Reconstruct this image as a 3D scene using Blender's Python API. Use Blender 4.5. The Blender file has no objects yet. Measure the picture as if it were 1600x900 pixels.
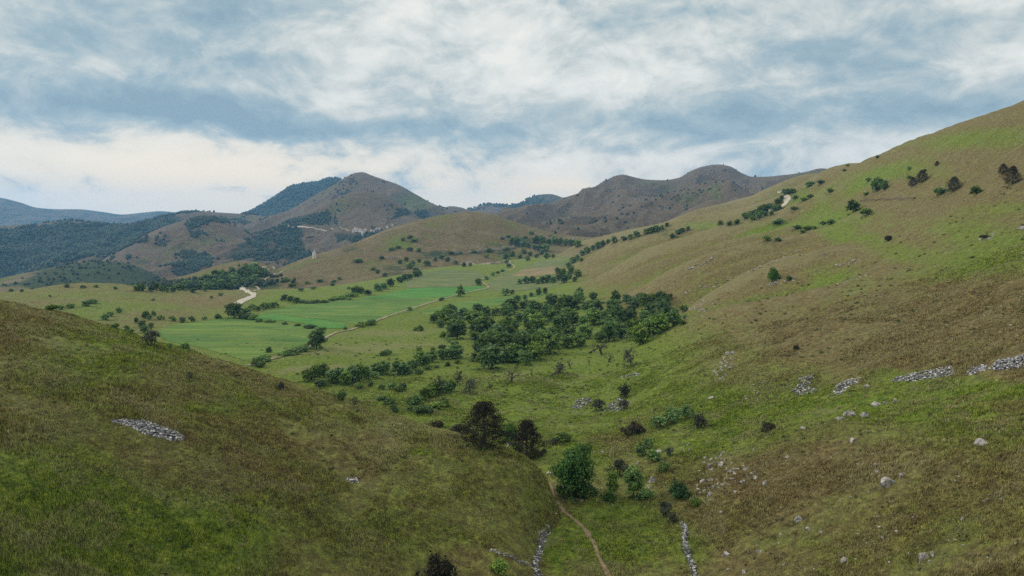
import bpy, math, random
import numpy as np
R = math.radians
scene = bpy.context.scene
COL = scene.collection
random.seed(7)
RNG = np.random.default_rng(7)

# ------------------------------------------------------------------ camera, sky, sun, exposure
F, W, H, HORIZON = 1081.0, 1600.0, 900.0, 348.0
PITCH = math.atan((450 - HORIZON) / F)
cd = bpy.data.cameras.new('camera')
cam = bpy.data.objects.new('camera', cd)
COL.objects.link(cam)
cd.sensor_width = 36.0
cd.lens = 36.0 * F / W
cd.clip_start = 0.5
cd.clip_end = 60000
cam.location = (0, 0, 0)
cam.rotation_euler = (R(90) - PITCH, 0, 0)
scene.camera = cam

SUN_AZ, SUN_EL = R(-76), R(27)          # azimuth clockwise from +Y (the view direction)
SUN_STRENGTH, SUN_ANGLE = 1.9, R(10)
SKY_STRENGTH, CLOUD_STRENGTH = 0.08, 0.86
EXPOSURE = 0.40
HAZE_DENSITY = 0.000085

sd = bpy.data.lights.new('sun', 'SUN')
sd.energy, sd.angle, sd.color = SUN_STRENGTH, SUN_ANGLE, (1.0, 0.90, 0.76)
sun = bpy.data.objects.new('sun', sd)
COL.objects.link(sun)
sun.rotation_euler = (R(90) - SUN_EL, 0, R(180) - SUN_AZ)
sun.location = (0, 0, 400)

vs = scene.view_settings
vs.view_transform, vs.look, vs.gamma, vs.exposure = 'Standard', 'None', 1.0, EXPOSURE
vs.use_curve_mapping = False
scene.cycles.use_denoising = False
scene.cycles.use_adaptive_sampling = False
scene.cycles.max_bounces = 6
scene.cycles.diffuse_bounces = 2
scene.cycles.volume_bounces = 1
scene.cycles.transparent_max_bounces = 4


class NT:
    """short-hand for building node trees"""
    def __init__(self, tree):
        self.t, self.n, self.l = tree, tree.nodes, tree.links

    def put(self, socket, v):
        if v is None:
            return
        if isinstance(v, bpy.types.NodeSocket):
            self.l.new(v, socket)
        elif isinstance(v, (tuple, list)) and len(v) == 3 and socket.type == 'RGBA':
            socket.default_value = (*v, 1)
        else:
            socket.default_value = v

    def math(self, op, a, b=None, c=None, clamp=False):
        n = self.n.new('ShaderNodeMath')
        n.operation, n.use_clamp = op, clamp
        for s, v in zip(n.inputs, (a, b, c)):
            self.put(s, v)
        return n.outputs[0]

    def vmath(self, op, a, b=None):
        n = self.n.new('ShaderNodeVectorMath')
        n.operation = op
        self.put(n.inputs[0], a)
        if op == 'SCALE':
            self.put(n.inputs['Scale'], b)
        else:
            self.put(n.inputs[1], b)
        return n.outputs[0]

    def noise(self, vec, scale, detail=4, rough=0.55, dist=0.0):
        n = self.n.new('ShaderNodeTexNoise')
        self.put(n.inputs['Vector'], vec)
        n.inputs['Scale'].default_value = scale
        n.inputs['Detail'].default_value = detail
        n.inputs['Roughness'].default_value = rough
        n.inputs['Distortion'].default_value = dist
        return n.outputs['Fac']

    def ramp(self, fac, stops, interp='LINEAR'):
        n = self.n.new('ShaderNodeValToRGB')
        e = n.color_ramp.elements
        n.color_ramp.interpolation = interp
        while len(e) < len(stops):
            e.new(0.5)
        for k, (p, c) in enumerate(stops):
            e[k].position = p
            e[k].color = (*c, 1) if isinstance(c, (tuple, list)) else (c, c, c, 1)
        self.put(n.inputs[0], fac)
        return n.outputs[0]

    def mix(self, fac, a, b, mode='MIX'):
        n = self.n.new('ShaderNodeMix')
        n.data_type, n.blend_type = 'RGBA', mode
        self.put(n.inputs[0], fac)
        self.put(n.inputs[6], a)
        self.put(n.inputs[7], b)
        return n.outputs[2]

    def step(self, v, a, b):
        n = self.n.new('ShaderNodeMapRange')
        n.interpolation_type = 'SMOOTHSTEP'
        self.put(n.inputs[0], v)
        n.inputs[1].default_value, n.inputs[2].default_value = a, b
        return n.outputs[0]


world = bpy.data.worlds.new('World')
scene.world = world
world.use_nodes = True
wt = NT(world.node_tree)
wt.n.clear()
out = wt.n.new('ShaderNodeOutputWorld')
sky = wt.n.new('ShaderNodeTexSky')
sky.sky_type, sky.sun_disc = 'NISHITA', False
sky.sun_elevation, sky.sun_rotation = SUN_EL, SUN_AZ % (2 * math.pi)
sky.altitude, sky.dust_density = 1200, 1.5
bg1 = wt.n.new('ShaderNodeBackground')
wt.l.new(sky.outputs[0], bg1.inputs[0])
bg1.inputs[1].default_value = SKY_STRENGTH
tc = wt.n.new('ShaderNodeTexCoord')
D = wt.vmath('NORMALIZE', tc.outputs['Generated'])
sep = wt.n.new('ShaderNodeSeparateXYZ')
wt.l.new(D, sep.inputs[0])
dx, dy, dz = sep.outputs
AZ = wt.math('MULTIPLY', wt.math('ARCTAN2', dx, dy), 180 / math.pi)
EL = wt.math('MULTIPLY', wt.math('ARCSINE', dz), 180 / math.pi)
den = wt.math('ADD', wt.math('MAXIMUM', dz, 0.0), 0.24)
cx = wt.math('DIVIDE', dx, den)
cy = wt.math('DIVIDE', dy, den)


def cloudvec(kx, ky, ox=0.0, dxo=0.0, dyo=0.0, warp=None, wk=0.0):
    n = wt.n.new('ShaderNodeCombineXYZ')
    wt.put(n.inputs[0], wt.math('MULTIPLY_ADD', cx, kx, ox + dxo))
    wt.put(n.inputs[1], wt.math('MULTIPLY_ADD', cy, ky, dyo))
    n.inputs[2].default_value = ox
    v = n.outputs[0]
    if warp is not None:
        v = wt.vmath('ADD', v, wt.vmath('SCALE', warp, wk))
    return v


def gauss(az, el, sa, se, w, wa=None, we=None):
    a = wt.math('MULTIPLY', wt.math('SUBTRACT', wa or AZ, az), 1.0 / sa)
    e = wt.math('MULTIPLY', wt.math('SUBTRACT', we or EL, el), 1.0 / se)
    q = wt.math('ADD', wt.math('MULTIPLY', a, a), wt.math('MULTIPLY', e, e))
    return wt.math('MULTIPLY', wt.math('EXPONENT', wt.math('MULTIPLY', q, -1.0)), w)


wn = wt.n.new('ShaderNodeTexNoise')
wt.put(wn.inputs['Vector'], cloudvec(1.5, 1.1, 5.3))
wn.inputs['Scale'].default_value, wn.inputs['Detail'].default_value = 1.0, 5
WARP = wt.vmath('SUBTRACT', wn.outputs['Color'], (0.5, 0.5, 0.5))
wsep = wt.n.new('ShaderNodeSeparateXYZ')
wt.l.new(WARP, wsep.inputs[0])
AZW = wt.math('MULTIPLY_ADD', wsep.outputs[0], 20.0, AZ)
ELW = wt.math('MULTIPLY_ADD', wsep.outputs[1], 4.0, EL)

# cloud density: large banks (in sky azimuth / elevation) broken up by noise
banks = [(-29, 8.2, 17, 1.8, 0.52), (-15, 6.9, 12, 1.1, 0.36), (-24, 16.2, 10, 2.2, 0.24), (-36, 12, 8, 2.4, 0.10), (24, 8.2, 14, 1.6, 0.38), (27, 12.0, 9, 2.2, 0.26),
         (4, 7.8, 15, 0.9, 0.13), (10, 5.6, 10, 0.7, 0.10), (-4, 2.6, 9, 0.9, 0.05), (13, 3.4, 8, 1.2, 0.06), (33, 14.5, 7, 2.0, 0.16), (10, 16.5, 8, 1.4, 0.14),
         (-7, 16.5, 6, 3.0, -0.34), (-2, 12, 10, 2.2, -0.16), (-28, 4.4, 12, 1.5, -0.30), (0, 5.2, 8, 0.8, -0.18), (16, 5.2, 7, 0.9, -0.14),
         (-14, 10.6, 10, 1.4, -0.10), (10, 11.3, 9, 1.4, -0.16), (0, 60, 90, 34, -0.10), (-20, 1.2, 45, 1.8, -0.30), (-10, 15, 60, 5, 0.05)]
dens = None
for b in banks:
    g = gauss(*b, wa=AZW, we=ELW)
    dens = g if dens is None else wt.math('ADD', dens, g)


def cloud_noise(up):
    """billows: noise over the sky direction, flattened a little as layered cloud is"""
    V = wt.vmath('MULTIPLY', wt.vmath('ADD', D, (0.0, 0.0, up)), (1.0, 1.0, 1.8))
    V = wt.vmath('ADD', V, wt.vmath('SCALE', WARP, 0.10))
    big = wt.noise(wt.vmath('ADD', V, (3.1, 0.7, 0.2)), 3.6, 4, 0.5)
    mid = wt.noise(wt.vmath('ADD', V, (1.3, 4.2, 2.9)), 9.5, 8, 0.60, 0.35)
    fin = wt.noise(V, 30.0, 5, 0.55, 0.3)
    q = wt.math('MULTIPLY_ADD', big, 0.9, -0.45)
    q = wt.math('ADD', q, wt.math('MULTIPLY_ADD', mid, 1.15, -0.575))
    return wt.math('ADD', q, wt.math('MULTIPLY_ADD', fin, 0.30, -0.15))


q0 = cloud_noise(0.0)
q1 = cloud_noise(0.016)
edge = wt.math('SUBTRACT', q0, q1)                      # sides of the billows turned to the light
d0 = wt.math('ADD', wt.math('ADD', dens, 0.43), q0)
d1 = wt.math('ADD', d0, wt.math('MULTIPLY', edge, -1.5))
ccol = wt.ramp(d1, [(0.0, (0.80, 0.795, 0.74)), (0.24, (0.70, 0.715, 0.68)), (0.40, (0.585, 0.62, 0.60)), (0.54, (0.465, 0.53, 0.535)), (0.74, (0.335, 0.435, 0.48)), (1.0, (0.25, 0.355, 0.42))])
# warm light low in the sky towards the hidden sun
warm = wt.math('ADD', gauss(-25, 3.0, 20, 3.6, 0.85, AZW), wt.math('ADD', gauss(4.5, 2.5, 3.0, 0.9, 1.0, AZW), gauss(2, 1.8, 26, 2.8, 0.55)))
warm = wt.math('MULTIPLY', warm, wt.step(d1, 0.72, 0.30))
ccol = wt.mix(wt.math('MINIMUM', warm, 1.0), ccol, (1.02, 0.86, 0.64))
ccol = wt.mix(wt.step(EL, 20, 46), ccol, wt.mix(wt.step(d1, 0.2, 0.9), (1.55, 1.47, 1.32), (1.15, 1.12, 1.06)))
bg2 = wt.n.new('ShaderNodeBackground')
wt.put(bg2.inputs[0], ccol)
bg2.inputs[1].default_value = CLOUD_STRENGTH
cover_fac = wt.step(d0, -0.45, 0.05)
mx = wt.n.new('ShaderNodeMixShader')
wt.put(mx.inputs[0], wt.math('MULTIPLY_ADD', cover_fac, 0.14, 0.84))
wt.l.new(bg1.outputs[0], mx.inputs[1])
wt.l.new(bg2.outputs[0], mx.inputs[2])
wt.l.new(mx.outputs[0], out.inputs[0])


# ------------------------------------------------------------------ numeric helpers
def px(u, v):
    """direction of a picture point as azimuth and tangent of elevation (the scene was surveyed from the photograph)"""
    xc, yc = (np.asarray(u, float) - 800) / F, (450 - np.asarray(v, float)) / F
    y = math.cos(PITCH) + math.sin(PITCH) * yc
    z = -math.sin(PITCH) + math.cos(PITCH) * yc
    return np.arctan2(xc, y), z / np.hypot(xc, y)


def hash2(ix, iy, seed):
    h = (ix.astype(np.int64) * 374761393 + iy.astype(np.int64) * 668265263 + seed * 974634777) & 0xFFFFFFFF
    h = ((h ^ (h >> 13)) * 1274126177) & 0xFFFFFFFF
    return ((h ^ (h >> 16)) & 0xFFFF) / 65535.0


def vnoise(x, y, seed=0):
    ix, iy = np.floor(x), np.floor(y)
    fx, fy = x - ix, y - iy
    fx, fy = fx * fx * fx * (fx * (fx * 6 - 15) + 10), fy * fy * fy * (fy * (fy * 6 - 15) + 10)
    a, b = hash2(ix, iy, seed), hash2(ix + 1, iy, seed)
    c, d = hash2(ix, iy + 1, seed), hash2(ix + 1, iy + 1, seed)
    return (a + (b - a) * fx) * (1 - fy) + (c + (d - c) * fx) * fy


def fbm(x, y, scale, octs=4, seed=0, gain=0.5):
    """about -1 .. 1; scale = size of the largest lumps in metres"""
    s, a, f, t = 0.0, 1.0, 1.0 / scale, 0.0
    for o in range(octs):
        ca, sa = math.cos(o * 1.1), math.sin(o * 1.1)
        s = s + a * (vnoise((x * ca - y * sa) * f, (x * sa + y * ca) * f, seed + o * 17) * 2 - 1)
        t += a
        a *= gain
        f *= 2.03
    return s / t * 1.6


def ridged(x, y, scale, octs=4, seed=0):
    s, a, f, t = 0.0, 1.0, 1.0 / scale, 0.0
    for o in range(octs):
        ca, sa = math.cos(o * 0.9), math.sin(o * 0.9)
        n = vnoise((x * ca - y * sa) * f, (x * sa + y * ca) * f, seed + o * 13) * 2 - 1
        s = s + a * (1 - np.abs(n) * 2)
        t += a
        a *= 0.5
        f *= 2.1
    return s / t


def smooth01(x, a, b):
    t = np.clip((x - a) / (b - a), 0, 1)
    return t * t * (3 - 2 * t)


def pchip(xk, yk, x):
    xk, yk = np.asarray(xk, float), np.asarray(yk, float)
    h = np.diff(xk)
    dl = np.diff(yk) / h
    m = np.zeros_like(yk)
    if len(xk) > 2:
        w1, w2 = 2 * h[1:] + h[:-1], h[1:] + 2 * h[:-1]
        ok = dl[:-1] * dl[1:] > 0
        with np.errstate(all='ignore'):
            m[1:-1] = np.where(ok, (w1 + w2) / (w1 / dl[:-1] + w2 / dl[1:]), 0)
    m[0], m[-1] = dl[0], dl[-1]
    k = np.clip(np.searchsorted(xk, x) - 1, 0, len(h) - 1)
    t = np.clip((x - xk[k]) / h[k], 0, 1)
    return yk[k] * (1 + 2 * t) * (1 - t) ** 2 + m[k] * h[k] * t * (1 - t) ** 2 + yk[k + 1] * t * t * (3 - 2 * t) + m[k + 1] * h[k] * t * t * (t - 1)


def pts(s):
    return [tuple(float(q) for q in t.split(',')) for t in s.split()]


# ------------------------------------------------------------------ terrain: sheets over azimuth x log distance
class Layer:
    def __init__(self, name, th, L, E):
        self.name, self.th, self.L, self.E = name, th, L, E
        self.dth, self.dL = th[1] - th[0], L[1] - L[0]
        self.T, self.D = np.meshgrid(th, np.exp(L))
        self.X, self.Y = self.D * np.sin(self.T), self.D * np.cos(self.T)

    def add(self, dz):
        self.E = self.E + dz / self.D

    def sample(self, th, L):
        i, j = (th - self.th[0]) / self.dth, (L - self.L[0]) / self.dL
        ok = (i >= 0) & (i <= len(self.th) - 1) & (j >= 0) & (j <= len(self.L) - 1)
        i0 = np.clip(i.astype(int), 0, len(self.th) - 2)
        j0 = np.clip(j.astype(int), 0, len(self.L) - 2)
        fi, fj = i - i0, j - j0
        e = (self.E[j0, i0] * (1 - fi) + self.E[j0, i0 + 1] * fi) * (1 - fj) + (self.E[j0 + 1, i0] * (1 - fi) + self.E[j0 + 1, i0 + 1] * fi) * fj
        return np.where(ok, e, -9.0)


LAYERS = {}


def surf(th, L):
    th, L = np.broadcast_arrays(np.asarray(th, float), np.asarray(L, float))
    e = np.full(th.shape, -9.0)
    for l in LAYERS.values():
        e = np.maximum(e, l.sample(th, L))
    return e


RAYL = np.linspace(math.log(26), math.log(11500), 2600)


def cast(u, v):
    """where the sight line through a picture point meets the ground: x, y, z arrays (nan when it meets only sky)"""
    u, v = np.atleast_1d(np.asarray(u, float)), np.atleast_1d(np.asarray(v, float))
    th, E = px(u, v)
    o = np.full((len(u), 3), np.nan)
    for a in range(0, len(u), 400):
        s = surf(th[a:a + 400, None], RAYL[None, :])
        hit = s >= E[a:a + 400, None]
        k = hit.argmax(1)
        ok = hit.any(1)
        k1 = np.maximum(k, 1)
        r = np.arange(len(k))
        s0, s1, e0 = s[r, k1 - 1], s[r, k1], E[a:a + 400]
        f = np.clip((e0 - s0) / np.where(np.abs(s1 - s0) < 1e-9, 1e-9, s1 - s0), 0, 1)
        Lh = RAYL[k1 - 1] + f * (RAYL[k1] - RAYL[k1 - 1])
        d = np.exp(Lh)
        t = th[a:a + 400]
        P = np.stack([d * np.sin(t), d * np.cos(t), surf(t, Lh) * d], 1)
        P[~ok] = np.nan
        o[a:a + 400] = P
    return o


def ground(x, y):
    x, y = np.asarray(x, float), np.asarray(y, float)
    d = np.hypot(x, y)
    return surf(np.arctan2(x, y), np.log(d)) * d


def tps_layer(name, P, th, L, ks=1.4, reg=1e-4):
    """thin-plate surface through surveyed points (azimuth, log distance, tangent of elevation)"""
    P = np.array(P)
    X = np.stack([P[:, 0] * ks, P[:, 1]], 1)

    def phi(r2):
        return np.where(r2 > 1e-12, 0.5 * r2 * np.log(np.maximum(r2, 1e-12)), 0)
    n = len(X)
    K = phi(((X[:, None] - X[None]) ** 2).sum(-1)) + np.eye(n) * reg
    Q = np.hstack([np.ones((n, 1)), X])
    A = np.block([[K, Q], [Q.T, np.zeros((3, 3))]])
    sol = np.linalg.solve(A, np.concatenate([P[:, 2], np.zeros(3)]))
    tc_, Lc = np.linspace(th[0], th[-1], 260), np.linspace(L[0], L[-1], 240)
    TT, LL = np.meshgrid(tc_ * ks, Lc)
    G = np.stack([TT.ravel(), LL.ravel()], 1)
    Ec = np.zeros(len(G))
    for a in range(0, len(G), 8000):
        g = G[a:a + 8000]
        Ec[a:a + 8000] = phi(((g[:, None] - X[None]) ** 2).sum(-1)) @ sol[:n] + sol[n] + g @ sol[n + 1:]
    Ec = Ec.reshape(TT.shape)

    def cubic(M, xs, x):            # Catmull-Rom along the last axis
        h = xs[1] - xs[0]
        q = (x - xs[0]) / h
        k = np.clip(q.astype(int), 0, len(xs) - 2)
        t = q - k
        g = lambda o: M[:, np.clip(k + o, 0, len(xs) - 1)]
        p0, p1, p2, p3 = g(-1), g(0), g(1), g(2)
        return p1 + 0.5 * t * (p2 - p0 + t * (2 * p0 - 5 * p1 + 4 * p2 - p3 + t * (3 * (p1 - p2) + p3 - p0)))
    E1 = cubic(Ec, tc_, th)
    E2 = cubic(E1.T, Lc, L).T
    return Layer(name, th, L, E2)


def loft_layer(name, lines, nth, nL, back=1.30, backdrop=0.05, front=0.85, frontdrop=0.02, backz=None):
    """a hill between surveyed lines, near to far; each line is u,v,distance along the picture; the last one is the skyline"""
    t0 = max(min(px(u, v)[0] for u, v, d in l) for l in lines)
    t1 = min(max(px(u, v)[0] for u, v, d in l) for l in lines)
    th = np.linspace(t0, t1, nth)
    Es, Ls = [], []
    for l in lines:
        a = sorted((float(px(u, v)[0]), float(px(u, v)[1]), math.log(d)) for u, v, d in l)
        a = np.array(a)
        Es.append(pchip(a[:, 0], a[:, 1], th))
        Ls.append(pchip(a[:, 0], a[:, 2], th))
    Es.insert(0, Es[0] - frontdrop)
    Ls.insert(0, Ls[0] + math.log(front))
    zc = Es[-1] * np.exp(Ls[-1])
    Es.append((zc * 0.93 - 0.004 * np.exp(Ls[-1])) / np.exp(Ls[-1]) / 1.06)
    Ls.append(Ls[-1] + math.log(1.06))
    Es.append(Es[-2] - backdrop)
    Ls.append(Ls[-2] + math.log(back))
    Es, Ls = np.array(Es), np.array(Ls)
    for k in range(1, len(Ls)):
        Ls[k] = np.maximum(Ls[k], Ls[k - 1] + 0.01)
    L = np.linspace(Ls.min(), Ls.max(), nL)
    E = np.zeros((nL, nth))
    for c in range(nth):
        e = pchip(Ls[:, c], Es[:, c], L)
        e = np.where(L < Ls[0, c], Es[0, c] - (Ls[0, c] - L) * 0.25, e)
        e = np.where(L > Ls[-1, c], Es[-1, c] - (L - Ls[-1, c]) * 0.15, e)
        E[:, c] = e
    l = Layer(name, th, L, E)
    l.crestL = Ls[-3]
    return l


# ---- valley floor, gully and the long slope to the right
S = ("945,900,76 840,900,75 1080,900,76 900,820,91 1075,820,90 880,770,103 1000,770,104 870,740,114 985,745,112 800,715,128 900,690,134 "
     "760,695,137 640,640,175 800,640,183 940,640,180 560,580,245 700,580,240 850,580,232 960,580,225 450,560,265 640,520,350 800,530,310 900,520,315 1000,530,280 "
     "500,500,400 400,510,370 260,530,335 300,500,410 600,480,460 700,470,510 800,470,500 900,470,480 420,480,480 520,470,520 640,445,650 740,440,700 850,440,650 "
     "780,415,850 870,405,900 900,390,1050 700,418,840 1000,490,360 1040,510,320 0,458,600 -200,470,560 140,443,650 300,457,600 380,455,620 100,480,480 200,495,430 "
     "0,480,500 250,475,500 1110,640,145 1070,560,205 1065,490,285 1000,458,430 910,440,590 912,408,780 950,385,980 1000,372,1100 1600,585,118 1500,600,122 "
     "1400,612,126 1300,628,130 1200,640,138 1600,620,102 1400,650,108 1250,680,108 1150,870,78 1300,900,68 1450,900,64 1600,900,61 1800,900,58 1150,780,94 "
     "1300,780,84 1450,780,78 1600,780,73 1200,710,106 1350,700,97 1600,690,86 1100,700,120 1600,545,126 1600,450,172 1600,370,235 1600,290,310 1600,230,365 "
     "1600,163,430 1400,590,135 1400,500,190 1400,420,265 1400,350,360 1400,300,440 1400,232,560 1200,600,155 1200,520,215 1200,440,320 1200,380,470 1200,345,650 "
     "1225,318,860 1300,500,200 1300,400,330 1300,330,520 1300,265,760 1100,590,175 1100,480,280 1100,420,400 1100,380,560 1100,352,800 1500,400,240 1500,300,370 "
     "1500,195,490 1000,420,520 1000,388,700 1000,370,850 1800,500,140 1800,300,260 1800,110,400 1150,340,850 1200,318,1000 1250,293,900 1350,249.5,650 1450,213,530 1550,178.5,462")
CP = []
for u, v, d in pts(S):
    th_, E_ = px(u, v)
    CP.append((float(th_), math.log(d), float(E_)))
for u, d, z in [(1600, 560, 58), (1600, 800, 30), (1400, 700, 52), (1400, 950, 20), (1300, 930, 48), (1300, 1250, 10), (1800, 520, 60), (1900, 700, 30), (1220, 1250, -5), (1100, 1200, -20),
                (2100, 300, 30), (2100, 120, -2), (2100, 60, -16), (940, 28, -38.5), (1300, 28, -32), (1600, 28, -28), (1900, 30, -23), (600, 28, -41), (200, 60, -48), (0, 110, -50), (400, 110, -49), (-200, 200, -52),
                (100, 220, -52), (300, 220, -52), (620, 120, -47), (-200, 110, -52), (-200, 60, -50), (200, 28, -46), (-400, 400, -52), (-400, 800, -80), (-200, 800, -95), (0, 800, -100), (200, 850, -105), (380, 900, -105),
                (0, 1200, -150), (300, 1200, -150), (560, 1000, -85), (700, 1150, -75), (800, 1250, -60), (900, 1300, -50), (1000, 1400, -50), (-400, 1300, -150), (600, 1400, -110), (2100, 800, 40), (2100, 1300, -40), (1600, 1300, -40)]:
    th_ = math.atan((u - 800) / F)
    CP.append((th_, math.log(d), z / d))
TH = np.linspace(R(-58), R(58), 1150)
LL_ = np.linspace(math.log(24), math.log(1450), 820)
base = tps_layer('valley', CP, TH, LL_)
X, Y, Dm = base.X, base.Y, base.D
Z0 = base.E * Dm
# the long right-hand slope: spurs and shallow gullies running down it towards the valley
rs = (1 - smooth01(base.T, R(20), R(29))) * smooth01(X, 40, 110) * smooth01(Dm, 200, 330) * (1 - smooth01(Dm, 1000, 1300))
wq = np.log(np.maximum(Y + 0.16 * X + 16 * fbm(X, Y, 170, 3, 5) * Dm / 400, 20))
ph = (wq / 0.26 + 0.32) % 1.0
rib = np.where(ph < .66, ph / .66, (1 - ph) / .34)          # each spur rises gently and breaks off on its far side
rib = rib * rib * (3 - 2 * rib)
ph2 = (wq / 0.085 + 0.5 * fbm(X, Y, 110, 2, 8)) % 1.0
rib2 = np.where(ph2 < .7, ph2 / .7, (1 - ph2) / .3)
vary = .75 + .5 * fbm(X, Y, 140, 2, 9)
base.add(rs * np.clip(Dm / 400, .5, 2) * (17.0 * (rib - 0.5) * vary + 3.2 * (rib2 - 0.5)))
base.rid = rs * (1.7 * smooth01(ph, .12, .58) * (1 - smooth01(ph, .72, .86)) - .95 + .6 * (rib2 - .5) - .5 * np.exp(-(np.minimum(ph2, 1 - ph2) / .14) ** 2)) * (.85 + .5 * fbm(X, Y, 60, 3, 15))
flat = (1 - smooth01(X, 40, 100)) * smooth01(Dm, 150, 300) * (1 - smooth01(Dm, 800, 1000)) * smooth01(X, -230, -170)
rough = 1 - 0.8 * flat
base.add(rough * (0.9 * fbm(X, Y, 34, 3, 1) * smooth01(Dm, 60, 150) + 0.32 * fbm(X, Y, 8, 3, 2)) * (1 - 0.5 * smooth01(Dm, 600, 1000)))
plat_m = smooth01(-X, 180, 260) * smooth01(Dm, 330, 420)
base.add(plat_m * 1.5 * fbm(X, Y, 60, 3, 4))
near_m = 1 - smooth01(Dm, 190, 320)
base.add((1 - flat) * smooth01(Dm, 150, 220) * (1 - smooth01(Dm, 600, 900)) * (.30 * fbm(X, Y, 4.5, 2, 12) + .22 * ridged(X, Y, 11, 2, 13)))
base.add(near_m * (0.24 * fbm(X, Y, 1.7, 3, 3) + 0.15 * ridged(X, Y, 1.0, 2, 6)) * (0.5 + 0.5 * smooth01(X, 20, 30)))
LAYERS['valley'] = base

# ---- near left hill
S = ("0,470,150 100,494,145 200,521,140 300,551,132 400,583,125 500,612,120 600,645,113 700,677,107 760,700,103 820,726,98 850,747,95 0,900,58 0,750,69 0,650,82 0,550,106 200,900,61 200,750,73 200,650,87 "
     "400,900,64 400,750,78 400,670,92 600,900,68 600,780,80 600,700,95 750,900,71 750,800,82 836,900,74 848,830,87 862,785,97")
CP = []
for u, v, d in pts(S):
    th_, E_ = px(u, v)
    CP.append((float(th_), math.log(d), float(E_)))
for u, d, z in [(0, 175, -17.5), (200, 165, -24), (400, 150, -32), (600, 136, -38.5), (760, 122, -44), (850, 108, -45), (0, 230, -33), (200, 220, -44), (400, 200, -52), (600, 175, -56), (760, 150, -56), (0, 300, -60), (300, 300, -70), (900, 110, -50), (960, 100, -52), (930, 85, -52),
                (930, 70, -50), (860, 50, -41.5), (900, 35, -42), (700, 30, -39), (400, 30, -33), (0, 28, -26), (-300, 28, -21), (-300, 60, -18), (-300, 120, -9), (-300, 180, -8), (-300, 260, -30), (-300, 340, -60), (700, 240, -75), (900, 160, -70)]:
    CP.append((math.atan((u - 800) / F), math.log(d), z / d))
TH = np.linspace(R(-58), R(9), 760)
LL_ = np.linspace(math.log(24), math.log(300), 520)
left = tps_layer('hillside', CP, TH, LL_)
X, Y, Dm = left.X, left.Y, left.D
qa = (X * .963 - Y * .269) / 5.5
qb = X * .269 + Y * .963
left.add(0.20 * ridged(qa, qb, 1.5, 3, 25) + 0.30 * fbm(qa * 1.3, qb, 4.0, 2, 26))
left.add(0.55 * fbm(X, Y, 22, 3, 21) * smooth01(Dm, 30, 60) + 0.22 * fbm(X, Y, 6, 3, 22) + 0.17 * fbm(X, Y, 1.5, 3, 23) + 0.11 * ridged(X + 0.4 * Y, Y, 0.9, 2, 24))
LAYERS['hillside'] = left


def noise_hill(l, a1, s1, a2, s2, seed, rid=0.0, rs_=200, aniso=None):
    rid, a2 = rid * 1.7, a2 * 1.5
    X, Y = l.X, l.Y
    fade = smooth01(np.exp(l.crestL)[None, :] * 0.985 - l.D, 0, 0.10 * np.exp(l.crestL)[None, :]) * 0.97 + 0.03
    q = a1 * fbm(X, Y, s1, 4, seed) + a2 * fbm(X, Y, s2, 3, seed + 3)
    if rid:
        x2, y2 = X, Y
        if aniso:
            ca, sa = math.cos(aniso[0]), math.sin(aniso[0])
            x2, y2 = (X * ca + Y * sa) / aniso[1], (-X * sa + Y * ca)
        rv = ridged(x2, y2, rs_, 3, seed + 5)
        q = q + rid * rv
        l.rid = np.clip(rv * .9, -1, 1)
    l.add(q * fade)


def hill(key, lines, nth, nL, noise, **k):
    l = loft_layer(key, [pts(s) for s in lines], nth, nL, **k)
    noise_hill(l, *noise)
    LAYERS[key] = l
    return l


hill('brown_hill', [
    "372,478,640 400,487,600 460,472,640 520,466,660 560,461,680 600,448,740 640,432,800 700,421,880 760,416,930 800,411,960 850,398,1010 900,388,1080 960,384,1120 1000,380,1160",
    "372,468,740 400,455,780 460,444,820 520,434,860 560,424,880 600,412,920 640,402,960 700,394,1010 760,392,1040 800,388,1070 850,382,1110 900,380,1150 960,378,1180 1000,377,1200",
    "372,462,840 400,440,900 440,422,990 492,400,1060 530,388,1100 560,377,1130 590,364,1160 620,353,1190 650,345,1210 680,338,1230 710,333,1240 735,331,1240 765,334,1240 800,345,1240 850,360,1240 900,369,1240 960,373,1260 1000,378,1270",
], 560, 230, (2.2, 90, 0.7, 18, 31, 1.0, 60), backdrop=0.06)
hill('wooded_knoll', [
    "195,470,690 230,462,700 280,458,710 330,455,715 380,452,730 420,446,740 460,440,760",
    "195,466,800 220,453,820 260,444,850 300,433,880 330,422,900 350,416,915 375,411,930 400,413,940 430,424,960 460,436,980",
], 300, 120, (1.5, 60, 0.6, 14, 41, 0.8, 40), backdrop=0.06)
hill('grassy_rise', [
    "-120,478,1000 0,470,1050 100,462,1100 200,458,1150 280,462,1200",
    "-120,462,1200 0,441,1300 60,427,1350 100,418,1380 150,411,1400 190,413,1410 225,425,1420 250,440,1430 280,458,1440",
], 320, 120, (3, 120, 1.0, 30, 51, 2, 90), backdrop=0.06)
hill('bare_hill', [
    "140,460,1500 200,450,1520 260,445,1550 320,440,1580 380,436,1600 440,432,1620 480,430,1650",
    "140,438,1700 170,422,1730 220,400,1760 270,385,1790 320,378,1800 370,385,1810 420,402,1820 480,420,1830",
    "140,425,1900 170,401,1950 200,383,2000 240,361,2030 270,350,2050 300,342,2070 325,340,2080 350,345,2080 375,357,2080 400,374,2080 430,395,2080 480,418,2080",
], 380, 150, (8, 240, 3, 60, 61, 13, 150, (R(80), 2.0)), backdrop=0.06)
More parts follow.
